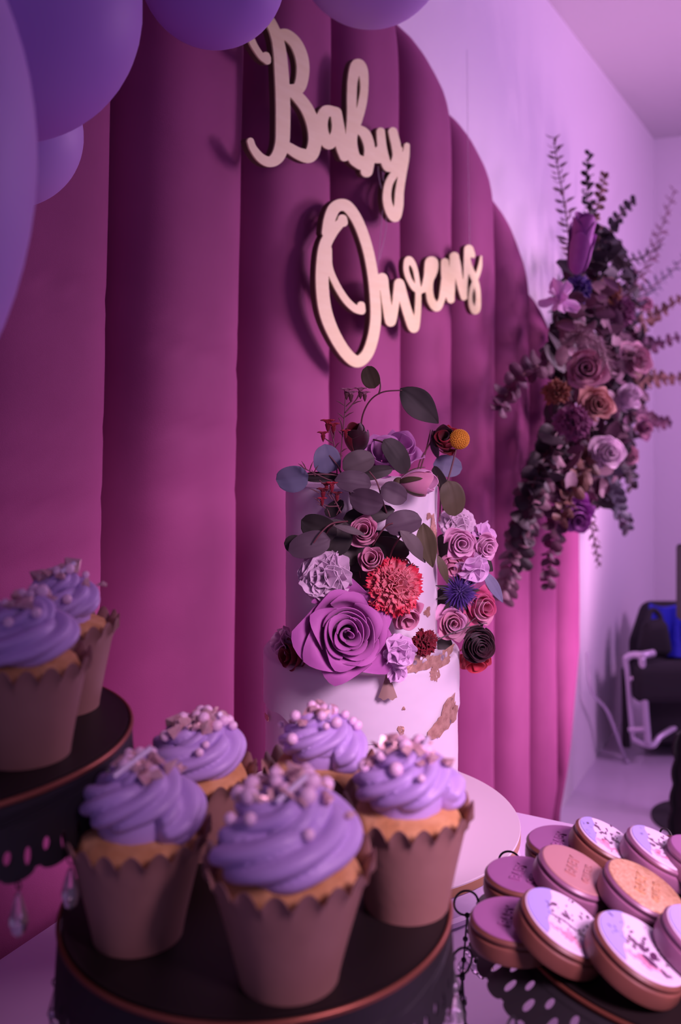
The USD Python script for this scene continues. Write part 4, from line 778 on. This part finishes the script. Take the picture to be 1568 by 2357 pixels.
sprig(E, 'folded mauve and olive leaves crossing the bare white front of the top tier', EC,
      [(930, 1203, 0.858, 44, 27, 12, 24, 'round', 'lf_mauve'), (984, 1256, 0.856, 52, 23, -78, -14, 'pointed', 'lf_olive'), (955, 1258, 0.852, 50, 16, -52, 34, 'pointed', 'lf_grey'), (902, 1262, 0.880, 42, 26, 160, 10, 'round', 'lf_dark'), (938, 1305, 0.868, 27, 6, 0, 10, 'thin', 'lf_mauve')],
      [[(858, 1255, 0.872), (875, 1228, 0.862), (890, 1210, 0.857), (905, 1204, 0.856)], [(905, 1292, 0.872), (935, 1286, 0.868), (948, 1302, 0.867)], [(925, 1230, 0.860), (905, 1262, 0.870), (896, 1292, 0.874)]])
sprig(E, 'slender pale leaf laid across the higher pink spray rose on the front', 'leaf', [(806, 1220, 0.852, 40, 8, -18, 25, 'thin', 'lf_grey')], [[(770, 1208, 0.853), (762, 1212, 0.862), (750, 1230, 0.868)]])
sprig(E, 'slender olive leaf hanging down the edge of the top tier', 'leaf', [(1021, 1312, 0.942, 36, 10, -70, 15, 'pointed', 'lf_olive')], [[(1009, 1278, 0.945), (1006, 1255, 0.95), (1005, 1225, 0.955)]])
sprig(E, 'grey-green leaf sticking out beside the crimson rose', 'leaf', [(1138, 1352, 0.975, 44, 13, -58, 12, 'pointed', 'lf_blue')], [[(1115, 1315, 0.975), (1100, 1325, 0.97), (1080, 1345, 0.965)]])
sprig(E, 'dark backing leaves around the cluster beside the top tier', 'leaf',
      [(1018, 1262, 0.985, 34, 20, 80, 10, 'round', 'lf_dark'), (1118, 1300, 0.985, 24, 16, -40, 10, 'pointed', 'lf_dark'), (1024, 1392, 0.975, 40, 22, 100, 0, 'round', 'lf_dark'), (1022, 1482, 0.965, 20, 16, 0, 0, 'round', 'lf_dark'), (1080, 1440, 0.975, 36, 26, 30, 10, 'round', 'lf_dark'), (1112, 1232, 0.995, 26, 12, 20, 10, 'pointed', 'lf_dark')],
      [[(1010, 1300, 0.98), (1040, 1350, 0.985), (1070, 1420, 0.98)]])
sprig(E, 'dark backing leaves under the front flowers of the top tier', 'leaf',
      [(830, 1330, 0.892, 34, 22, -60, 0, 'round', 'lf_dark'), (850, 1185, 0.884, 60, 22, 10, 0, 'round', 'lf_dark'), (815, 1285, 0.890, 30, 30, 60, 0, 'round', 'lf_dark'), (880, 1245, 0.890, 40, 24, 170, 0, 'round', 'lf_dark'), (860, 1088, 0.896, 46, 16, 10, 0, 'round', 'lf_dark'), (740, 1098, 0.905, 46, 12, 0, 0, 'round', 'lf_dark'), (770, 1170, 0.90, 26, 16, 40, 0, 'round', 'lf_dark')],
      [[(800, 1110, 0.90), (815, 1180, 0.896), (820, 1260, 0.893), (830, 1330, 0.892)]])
# waxflower twigs
def waxflower(label, stems, blossoms, needles, mat='redp'):
    b = at(*stems[0][0]); t = thing('waxflower_twig', label, 'waxflower', b, 'waxflower twigs on the cake')
    for s in stems: obj('stem', tube(np.array([at(*q) for q in s]) - b, [0.0007, 0.0005], 6, 24), M['stem'], t, True)
    for (px, py, Y, r, mt) in blossoms:
        c = at(px, py, Y) - b; k = 1.35 * r * Y / FPX
        f_ = obj('blossom', lathe([(0, -k * 1.6), (k * 0.30, -k * 1.0), (k * 0.50, -k * 0.2), (k * 0.42, 0.0), (0, 0.02 * k)], 12).apply_translation(c), M['stem'] if mt == 'pinkp' else M['dred'], t, True)
        for i in range(5):
            a = 2 * PI * i / 5 + 0.4; d = np.array([math.cos(a), math.sin(a) * 0.8, 0.45]); obj('petal', leaf_mesh(c + d * k * 0.62 + [0, 0, k * 0.1], d, (-math.sin(a), math.cos(a), 0), k * 0.72, k * 0.62, 'round', 0.5, 0.2, 0.0004), M[mt], f_, 60)
    for (px, py, Y, ang, l) in needles:
        a = math.radians(ang); p = at(px, py, Y) - b; d = np.array([math.cos(a), rng.uniform(-0.3, 0.1), math.sin(a)]) * l * Y / FPX
        obj('needle', tube([p, p + d * 0.5 + [0, 0, 0.0006], p + d], [0.0005, 0.0006, 0.0001], 5), M['stem'], t, True)
waxflower('tall waxflower twig with pink tips standing left of the arching sprig'.replace('left of', 'beside'), [[(782, 1085, 0.91), (788, 1010, 0.915), (793, 960, 0.92), (795, 915, 0.925)], [(795, 950, 0.92), (812, 930, 0.925), (826, 912, 0.927)], [(789, 1000, 0.915), (786, 975, 0.912), (780, 962, 0.91)]],
          [(798, 902, 0.925, 9, 'pinkp'), (808, 908, 0.925, 9, 'pinkp'), (830, 900, 0.927, 9, 'pinkp'), (840, 908, 0.927, 8, 'pinkp'), (796, 996, 0.912, 7, 'redp')],
          [(792, 933, 0.922, 150, 22), (796, 936, 0.922, 40, 22), (793, 964, 0.92, 140, 22), (794, 960, 0.92, 30, 24), (813, 930, 0.925, 20, 22), (820, 920, 0.926, 60, 20), (790, 1005, 0.915, 130, 20), (786, 1040, 0.913, 30, 16), (788, 1050, 0.913, 140, 18)])
waxflower('waxflower twig with bright red blossoms above the blue-grey round leaf', [[(776, 1090, 0.90), (772, 1040, 0.90), (764, 1000, 0.902), (757, 985, 0.902)], [(766, 1020, 0.90), (752, 1012, 0.90), (746, 1006, 0.90)], [(768, 1012, 0.902), (770, 995, 0.902), (768, 985, 0.903)]],
          [(755, 975, 0.902, 10, 'redp'), (768, 982, 0.903, 9, 'redp'), (744, 1001, 0.90, 8, 'redp')], [(772, 1030, 0.90, 50, 16), (770, 1040, 0.90, 130, 14)])
waxflower('low waxflower twig with small dull red blossoms under the blue-grey leaf', [[(790, 1110, 0.885), (760, 1105, 0.88), (730, 1092, 0.876), (700, 1078, 0.874)], [(785, 1180, 0.876), (770, 1150, 0.872), (750, 1120, 0.872), (735, 1105, 0.874)], [(780, 1165, 0.874), (755, 1165, 0.868), (735, 1155, 0.866)]],
          [(744, 1132, 0.868, 9, 'dred'), (764, 1118, 0.87, 9, 'redp'), (752, 1118, 0.872, 7, 'dred'), (776, 1140, 0.872, 8, 'dred'), (742, 1152, 0.866, 7, 'redp')],
          [(706, 1082, 0.874, 120, 24), (712, 1086, 0.875, 70, 26), (700, 1078, 0.874, 140, 18), (722, 1090, 0.875, 60, 22), (726, 1096, 0.876, 120, 18), (735, 1135, 0.868, 155, 26), (740, 1160, 0.866, 140, 26), (750, 1170, 0.868, 150, 24), (770, 1160, 0.872, 40, 22), (765, 1150, 0.872, 130, 24), (760, 1190, 0.872, 110, 22), (775, 1185, 0.875, 60, 24), (755, 1140, 0.87, 60, 20)])
b = at(990, 1482, 0.905)
t = thing('dry_twig', 'thin pale dry twig crossing the dusty pink spray rose at the bottom', 'twig', b)
obj('twig', tube(np.array([at(*q) for q in ((985, 1484, 0.905), (1030, 1462, 0.922), (1066, 1448, 0.922), (1092, 1440, 0.925), (1122, 1434, 0.928))]) - b, [0.0007, 0.0004], 6, 24), M['lf_grey'], t, True)
obj('twig', tube(np.array([at(*q) for q in ((1068, 1447, 0.922), (1085, 1430, 0.925), (1098, 1420, 0.926))]) - b, [0.0006, 0.0003], 6, 12), M['lf_grey'], t, True)
# ------------------------------------------------ hanging arrangement at the far edge of the backdrop
DF = 0.60
def onf(px, py, d=0.0): return on(px, py, DF - d)
M['euc_d'] = leaf_mat('dark_eucalyptus', (0.035, 0.028, 0.035), (0.055, 0.04, 0.05))
M['euc_g'] = leaf_mat('grey_eucalyptus', (0.13, 0.13, 0.17), (0.17, 0.16, 0.20))
M['euc_b'] = leaf_mat('brown_eucalyptus', (0.15, 0.075, 0.06), (0.20, 0.10, 0.08))
M['euc_p'] = leaf_mat('plum_eucalyptus', (0.10, 0.035, 0.07), (0.14, 0.05, 0.10))
M['euc_r'] = leaf_mat('rosy_eucalyptus', (0.22, 0.12, 0.16), (0.26, 0.15, 0.19))
def branch(label, pts, n, la, lb, mat, d=(0.0, 0.05), shape='round', seed=0, taper=0.55, name='eucalyptus_branch', sm='stem'):
    rg = np.random.default_rng(500 + seed); n = round(n * 1.45); la *= 1.12; lb *= 1.12
    P = spl([onf(x, y, d[0] + (d[1] - d[0]) * i / (len(pts) - 1)) for i, (x, y) in enumerate(pts)], 60); b = P[-1]
    t = thing(name, label, 'foliage branch', b, 'branches of the hanging arrangement')
    obj('stem', tube(P[::2] - b, [0.0012, 0.0022], 6), M[sm], t, True)
    for k in range(n):
        f = (k + 0.3) / n; i = min(int(f * 59), 58); p = P[i]; T = unit(P[i + 1] - P[i]); s = taper + (1 - taper) * f
        q = k * 1.571 + rg.uniform(-0.3, 0.3)
        side0 = unit(np.cross(T, [0.3, -1, 0.1])); side1 = np.cross(T, side0)
        for sgn in (1, -1):
            sd = unit(side0 * math.cos(q) * sgn + side1 * math.sin(q) * sgn * 0.8 - T * 0.45)
            a, w = la * s * rg.uniform(0.85, 1.15), lb * s * rg.uniform(0.85, 1.15)
            W = unit(np.cross(sd, rg.normal(0, 1, 3) * 0.5 + np.array([0.2, -1, 0.3])))
            obj('leaf', leaf_mesh(p - b + sd * a * 1.02, sd, W, a, w, shape, 0.25, 0.2, 0.0006), M[mat], t, 60)
branch('feathery grey branch standing tallest at the top of the hanging arrangement', [(1275, 318), (1285, 390), (1300, 470), (1312, 560), (1330, 640)], 17, 0.016, 0.0042, 'euc_r', (0, 0.05), 'thin', 1)
branch('dark upright branch at the top, next to the tallest feathery one', [(1356, 355), (1352, 420), (1355, 480), (1362, 560), (1365, 640)], 15, 0.012, 0.008, 'euc_d', (0.02, 0.05), 'round', 2)
branch('brownish upright branch leaning from the middle of the arrangement top', [(1392, 402), (1382, 450), (1366, 510), (1360, 590)], 12, 0.013, 0.009, 'euc_b', (0.03, 0.05), 'round', 3)
branch('dark branch slanting up towards the room corner, with pairs of round leaves', [(1458, 460), (1430, 490), (1404, 535), (1380, 590), (1370, 650)], 13, 0.015, 0.012, 'euc_d', (0.02, 0.06), 'round', 4)
branch('feathery branch spreading highest beside the room corner', [(1552, 438), (1528, 510), (1505, 575), (1470, 640), (1440, 700)], 17, 0.021, 0.0045, 'euc_r', (0, 0.06), 'thin', 5)
branch('lower feathery branch spreading out to the frame edge', [(1590, 575), (1550, 620), (1515, 650), (1480, 680), (1440, 740)], 14, 0.019, 0.0045, 'euc_g', (0, 0.06), 'thin', 6)
branch('feathery dark branch crossing between the two spreading ones', [(1520, 565), (1480, 590), (1440, 605), (1405, 640)], 12, 0.015, 0.004, 'euc_d', (0.03, 0.06), 'thin', 7)
branch('dark branch curving out over the velvet towards the cake', [(1150, 942), (1170, 900), (1205, 862), (1250, 838), (1300, 838)], 12, 0.019, 0.014, 'euc_p', (0.02, 0.05), 'round', 8)
branch('long rosy branch trailing lowest, towards the cake flowers', [(1158, 1372), (1178, 1310), (1195, 1240), (1215, 1170), (1245, 1090), (1290, 1010)], 22, 0.021, 0.013, 'euc_r', (0.0, 0.07), 'round', 9)
branch('plum branch trailing beside the long rosy one', [(1200, 1300), (1205, 1220), (1220, 1140), (1250, 1060), (1290, 980)], 15, 0.021, 0.017, 'euc_d', (0.03, 0.07), 'round', 10)
branch('plum branch hanging straight down over the far channels', [(1262, 1345), (1270, 1270), (1280, 1190), (1300, 1110), (1320, 1050)], 15, 0.018, 0.013, 'euc_p', (0.04, 0.08), 'round', 11)
branch('grey-blue branch drooping on the wall side', [(1446, 1216), (1425, 1170), (1405, 1120), (1385, 1060)], 12, 0.020, 0.014, 'euc_g', (0.05, 0.10), 'round', 12)
branch('tiny feathery branch hanging below the purple bloom', [(1378, 1302), (1372, 1260), (1362, 1215), (1350, 1170)], 10, 0.011, 0.003, 'euc_r', (0.04, 0.08), 'thin', 13)
branch('brown leafy branch in the middle, below the white roses', [(1290, 1195), (1310, 1140), (1335, 1090), (1365, 1050)], 9, 0.018, 0.012, 'euc_b', (0.10, 0.12), 'round', 14)
branch('plum branch reaching out at the height of the pink roses', [(1560, 775), (1520, 790), (1480, 800), (1440, 815)], 9, 0.018, 0.013, 'euc_p', (0.03, 0.08), 'round', 15)
branch('brown branch reaching past the frame edge beside the white rose', [(1585, 870), (1545, 872), (1505, 868), (1460, 872)], 9, 0.018, 0.013, 'euc_b', (0.03, 0.08), 'round', 16)
branch('short plum branch on the wall side below the white rose', [(1540, 970), (1515, 975), (1488, 962), (1455, 950)], 8, 0.019, 0.015, 'euc_p', (0.04, 0.08), 'round', 17)
branch('dark branch on the wall side near the bottom of the arrangement', [(1455, 1120), (1448, 1080), (1430, 1040), (1405, 1010)], 9, 0.018, 0.015, 'euc_d', (0.04, 0.08), 'round', 18)
branch('brown branch lifting a rust tip past the frame edge', [(1580, 680), (1545, 700), (1510, 725), (1470, 745)], 9, 0.016, 0.010, 'euc_b', (0.03, 0.08), 'round', 19)
def fbloom(name, label, cat, px, py, d, a, b, fwd=1.0):
    return thing(name, label, cat, onf(px, py, d), 'blooms of the hanging arrangement', frame_z(ax(a, b, fwd)))
mpx = 2.45 / FPX
t = fbloom('tulip', 'tall purple tulip-like bloom topping the hanging arrangement', 'flower', 1337, 555, 0.14, 0.05, 1.0, 0.45); rose(t, 38 * mpx, 'purplep', 9, 2.6, 0.4, 0.5, 0.06, 41, th=0.001)
t = fbloom('orchid', 'lilac-white orchid bloom hanging at the velvet side of the arrangement', 'flower', 1288, 690, 0.12, -0.3, 0.1); carnation(t, 40 * mpx, 'lilacp', 7, 42, 0.0, 0.02, 3, wide=0.35, th=0.001)
t = fbloom('blossom_cluster', 'rust-orange blossom cluster below the purple tulip', 'flower', 1395, 672, 0.10, 0.1, 0.3); carnation(t, 34 * mpx, 'orange', 30, 43, 0.0, 0.1, 5, th=0.001)
t = fbloom('rose', 'blurred mauve-pink rose in the middle of the hanging arrangement, below the dry plume', 'rose', 1350, 848, 0.15, -0.1, 0.1); rose(t, 40 * mpx, 'dusty', 14, 0.8, 0.12, 1, 0.15, 44, th=0.001)
t = fbloom('rose', 'blurred dusty pink rose at the wall side of the hanging arrangement', 'rose', 1470, 828, 0.13, 0.25, 0.2); rose(t, 46 * mpx, 'dusty', 15, 0.8, 0.12, 1, 0.15, 45, th=0.001)
t = fbloom('rose', 'tall blurred white rose bud under the dusty pink rose', 'rose', 1450, 912, 0.15, 0.25, 0.5); rose(t, 38 * mpx, 'white', 13, 1.5, 0.2, 0.75, 0.1, 46, th=0.001)
t = fbloom('rose', 'blurred peach rose beside the tall white rose bud', 'rose', 1376, 930, 0.16, 0.05, 0.1); rose(t, 37 * mpx, 'peach', 15, 0.8, 0.12, 1, 0.15, 47, th=0.001)
t = fbloom('rose', 'blurred round white rose low in the hanging arrangement', 'rose', 1402, 1042, 0.16, 0.1, 0.1); rose(t, 40 * mpx, 'white', 15, 0.9, 0.12, 0.95, 0.1, 48, th=0.001)
t = fbloom('blossom_cluster', 'small rust-orange blossoms at the velvet side of the arrangement', 'flower', 1282, 902, 0.14, -0.3, 0.2); carnation(t, 25 * mpx, 'orange', 22, 49, 0.0, 0.1, 5, th=0.001)
t = fbloom('hydrangea', 'dull lilac hydrangea florets below the rust-orange blossoms', 'flower', 1318, 972, 0.13, -0.2, 0.1); carnation(t, 36 * mpx, 'mauve', 40, 50, 0.0, 0.05, 4, th=0.001)
t = fbloom('rose', 'purple bloom at the bottom end of the hanging arrangement', 'rose', 1330, 1192, 0.10, 0.1, -0.4); rose(t, 40 * mpx, 'purplep', 12, 0.9, 0.15, 1, 0.15, 51, th=0.001)
t = fbloom('rose', 'mauve rose at the wall side below the tall white bud', 'rose', 1484, 985, 0.11, 0.4, 0.1); rose(t, 32 * mpx, 'mauve', 12, 0.9, 0.12, 1, 0.15, 52, mats=['mauve', 'dusty'], th=0.001)
t = fbloom('rose', 'pale pink bloom peeping out next to the round white rose', 'rose', 1455, 1050, 0.08, 0.4, -0.1); rose(t, 28 * mpx, 'dusty', 10, 0.9, 0.15, 1, 0.15, 53, th=0.001)
t = fbloom('rose', 'pale pink bloom high at the wall side under the spreading branches', 'rose', 1490, 700, 0.07, 0.4, 0.3); rose(t, 28 * mpx, 'dusty', 10, 0.9, 0.15, 1, 0.15, 54, th=0.001)
t = fbloom('blossom_cluster', 'greyish purple statice florets above the dusty pink rose', 'flower', 1420, 720, 0.09, 0.1, 0.2); carnation(t, 44 * mpx, 'mauve', 44, 55, 0.0, 0.08, 5, th=0.001)
t = fbloom('blossom_cluster', 'indigo florets next to the lilac-white orchid', 'flower', 1330, 668, 0.11, -0.2, 0.2); carnation(t, 30 * mpx, 'indigo', 26, 56, 0.0, 0.08, 5, th=0.001)
b = onf(1318, 800, 0.17); t = thing('dry_plume', 'soft brown dry plume drooping over the mauve-pink rose', 'dried grass', b); pl = []
Pp = spl([onf(1300, 790, 0.12), onf(1335, 770, 0.17), onf(1375, 790, 0.18), onf(1395, 835, 0.18)], 60) - b
for i in range(60):
    for _ in range(9):
        d = unit(rng.normal(0, 1, 3) + 0.6 * (Pp[min(i + 1, 59)] - Pp[max(i - 1, 0)]) / 0.004); pl.append(tube([Pp[i], Pp[i] + d * 0.014, Pp[i] + d * 0.026 + [0, 0, -0.005]], [0.0007, 0.0005, 0.0002], 3))
obj('hairs', cat(pl), M['euc_r'], t, True, kind='stuff'); obj('stem', tube(Pp[::3], 0.0014, 6), M['stem'], t, True)
# filler foliage that nobody could count
rg = np.random.default_rng(77); fl2 = []; b = onf(1390, 850, -0.02)
for k in range(900):
    a = rg.uniform(0, 2 * PI); r = math.sqrt(rg.uniform(0, 1)); px, py = 1385 + 110 * r * math.cos(a) - 0.03 * (0), 860 + 330 * r * math.sin(a)
    px += -0.16 * (py - 860) * (1 if py > 860 else -0.3)
    if px < 1262: px = 1262 + rg.uniform(0, 60)
    p = onf(px, py, rg.uniform(-0.06, 0.085)) - b; d = unit(rg.normal(0, 1, 3)); w = unit(np.cross(d, rg.normal(0, 1, 3)))
    q = rg.uniform(0.7, 1.3); U, V = np.meshgrid(np.linspace(-1, 1, 3), np.linspace(-1, 1, 4), indexing='ij'); ww = np.sqrt(np.clip(1 - V ** 2 * 0.92, 0, 1))
    P = p + (V * 0.026 * q)[..., None] * d + (U * ww * 0.016 * q)[..., None] * w + ((U * ww) ** 2 * 0.004)[..., None] * np.cross(d, w); fl2.append(solid_grid(P, 0.0007))
obj('filler_foliage', cat([m.apply_translation(b) or m for m in fl2]), M['euc_d'], None, 50, 'dense dark filler leaves inside the hanging flower arrangement', 'foliage', None, 'stuff')

rg = np.random.default_rng(78); fl3 = []
for k in range(300):
    a = rg.uniform(0, 2 * PI); r = math.sqrt(rg.uniform(0, 1)); px, py = 1392 + 100 * r * math.cos(a), 890 + 265 * r * math.sin(a)
    px += -0.14 * (py - 860) * (1 if py > 860 else -0.3)
    p = onf(px, py, rg.uniform(0.05, 0.125)) - b; d = unit(rg.normal(0, 1, 3)); w = unit(np.cross(d, rg.normal(0, 1, 3)))
    q = rg.uniform(0.6, 1.15); U, V = np.meshgrid(np.linspace(-1, 1, 3), np.linspace(-1, 1, 4), indexing='ij'); ww = np.sqrt(np.clip(1 - V ** 2 * 0.92, 0, 1))
    P = p + (V * 0.024 * q)[..., None] * d + (U * ww * 0.014 * q)[..., None] * w + ((U * ww) ** 2 * 0.004)[..., None] * np.cross(d, w); fl3.append(solid_grid(P, 0.0007))
for q, mt, lb_ in ((0, 'euc_p', 'loose plum filler leaves among the blurred roses of the hanging arrangement'), (1, 'euc_r', 'loose dusty rose filler leaves among the blurred roses of the hanging arrangement')):
    obj('filler_foliage', cat([m.apply_translation(b) or m for m in fl3[q::2]]), M[mt], None, 50, lb_, 'foliage', None, 'stuff')

# ------------------------------------------------ things by the far corner
FY = 3.45
ch = thing('upholstered_chair', 'black padded chair with a pale metal side frame by the far corner', 'chair', at(1500, 1725, FY) * [1, 1, 0])
cb = at(1500, 1725, FY) * np.array([1, 1, 0])
def cpt(px, py, dy=0.0): return at(px, py, FY + dy) - cb
zf = lambda py: at(0, py, FY)[2]
mm = m3.Manifold.batch_hull([m3.Manifold.sphere(0.05, 20).translate(tuple(cpt(x, y, d))) for x, y, d in ((1500, 1412, 0.42), (1600, 1412, 0.42), (1478, 1480, 0.36), (1478, 1545, 0.32), (1620, 1545, 0.32))]).to_mesh()
obj('backrest', trimesh.Trimesh(mm.vert_properties[:, :3], mm.tri_verts), M['black'], ch, 50)
mm = m3.Manifold.batch_hull([m3.Manifold.sphere(0.04, 16).translate(tuple(cpt(x, y, d))) for x in (1478, 1610) for y in (1545, 1590) for d in (0.0, 0.35)]).to_mesh()
obj('seat', trimesh.Trimesh(mm.vert_properties[:, :3], mm.tri_verts), M['black'], ch, 50)
mm = m3.Manifold.batch_hull([m3.Manifold.sphere(0.015, 10).translate(tuple(cpt(x, y, d))) for x in (1492, 1610) for y in (1590, 1700) for d in (0.05, 0.3)]).to_mesh()
obj('skirt', trimesh.Trimesh(mm.vert_properties[:, :3], mm.tri_verts), M['black'], ch, 50, label='black cloth hanging under the seat')
fr = lambda pts, r=0.010: tube(np.array([cpt(*p) for p in pts]), r, 8, 30)
obj('frame_side', fr([(1440, 1515, 0.0), (1446, 1560, 0.0), (1452, 1640, 0.0), (1458, 1700, 0.0)]), M['steel'], ch, True, label='pale metal side frame bar')
obj('frame_side', fr([(1478, 1512, -0.02), (1482, 1580, -0.02), (1486, 1640, -0.02), (1492, 1712, -0.02)], 0.013), M['steel'], ch, True, label='pale metal side frame bar')
obj('armrest', fr([(1438, 1518, 0.0), (1455, 1508, 0.0), (1480, 1508, -0.02), (1505, 1503, 0.0)], 0.013), M['steel'], ch, True, label='pale metal armrest')
for y in (1562, 1680): obj('crossbar', fr([(1447, y, 0.0), (1484, y - 2, -0.02)], 0.010), M['steel'], ch, True)
obj('foot_rail', fr([(1455, 1700, 0.0), (1500, 1716, -0.02), (1520, 1695, 0.0), (1558, 1672, 0.05)], 0.011), M['steel'], ch, True, label='pale metal foot rail')
for x, d in ((1440, 0.05), (1600, 0.05), (1600, 0.33)): obj('leg', fr([(x, 1540, d), (x + 2, 1718, d)], 0.016), M['black'], ch, True)
U, V = np.meshgrid(np.linspace(0, 1, 24), np.linspace(0, 1, 24), indexing='ij')
x = 1496 + 120 * U - 8 * V; y = 1378 + 8 * np.sin(U * 5) + (95 + 40 * U) * V; dd = 0.36 - 0.06 * np.sin(U * 7 + V * 3) * 0.4 + 0.01 * np.sin(U * 21)
P = np.stack([(x - CX) / FPX * (FY + dd - 0.09 + 0.02 * V), FY + dd - 0.09, CAMZ - (y - CY) / FPX * (FY + dd)], -1)
b = P[12, 0].copy(); t = thing('jacket', 'bright blue jacket draped over the black chair back', 'jacket', b); obj('fabric', solid_grid(P - b, 0.012), M['blue'], t, 60)
mm = m3.Manifold.batch_hull([m3.Manifold.sphere(0.035, 18).translate(tuple(at(x, y, FY + 0.12) - b)) for x, y in ((1498, 1448), (1490, 1490), (1524, 1490), (1516, 1446))]).to_mesh()
t2 = thing('bag', 'rounded black bag lying on the chair in front of the blue jacket', 'bag', b); obj('bag_body', trimesh.Trimesh(mm.vert_properties[:, :3], mm.tri_verts), M['black'], t2, 60)
obj('bag_strap', tube(np.array([at(*p) - b for p in ((1490, 1440, FY + 0.1), (1500, 1405, FY + 0.15), (1520, 1420, FY + 0.15), (1524, 1470, FY + 0.1))]), 0.010, 8, 24), M['black'], t2, True)
b = at(1592, 1360, 3.0) * np.array([1, 1, 1]); t = thing('speaker_box', 'black box-shaped loudspeaker at the frame edge above the blue jacket', 'loudspeaker', b)
obj('cabinet', box((0.085, 0.12, 0.24), (0.012, 0, 0.02), 0.012), M['black'], t, 40); obj('pole', tube([(0.02, 0, -0.1), (0.02, 0, -b[2])], 0.018, 10), M['black'], t, True)
obj('base_plate', lathe([(0, 0), (0.14, 0), (0.14, 0.008), (0.02, 0.014), (0, 0.014)], 40).apply_translation((0.02, 0, -b[2])), M['black'], t, 30)
# scalloped black drape beside the aisle
DY = 2.3; n = 60; zt, zb2 = at(0, 1690, DY)[2], 0.02
V = np.linspace(0, 1, n); xe = (np.interp(V, [0, 0.25, 0.55, 0.8, 1], [1558, 1551, 1540, 1552, 1560]) - CX) / FPX * DY + 0.007 * np.abs(np.sin(V * 26)) * -1
U = np.linspace(0, 1, 30); P = np.stack([xe[None] + U[:, None] * 0.5, DY + 0.02 * np.sin(U * 40)[:, None] + 0 * V[None], np.broadcast_to(zt + (zb2 - zt) * V, (30, n))], -1)
b = np.array([P[15, 0, 0], DY, 0]); t = thing('side_table', 'small table at the frame edge hung with a scallop-edged black cloth', 'table', b)
obj('cloth', solid_grid(P - b, 0.004), M['black'], t, 60, label='scallop-edged black cloth')
obj('table_top', box((0.34, 0.30, 0.02), (0.14, 0.18, zt - 0.02), 0.004), M['black'], t, 40)
for x in (0.0, 0.28):
    for y in (0.06, 0.30): obj('leg', box((0.03, 0.03, zt - 0.03), (x, y, (zt - 0.03) / 2), 0.003), M['black'], t, 40)
P = spl([tz(t_of(1352, 0.79), 0.79, at(1352, 1400, 3.2)[2] * 0 + 0.45), on(1362, 1590, 0.775), on(1400, 1640, 0.75), at(1438, 1676, 3.5) * [1, 1, 0] + [0, 0, 0.012], at(1446, 1700, 3.45) * [1, 1, 0] + [0, 0, 0.012]], 40)
obj('power_cable', tube(P, 0.006, 8), M['steel'], None, True, 'pale cable running from the wall to the chair by the corner', 'cable')
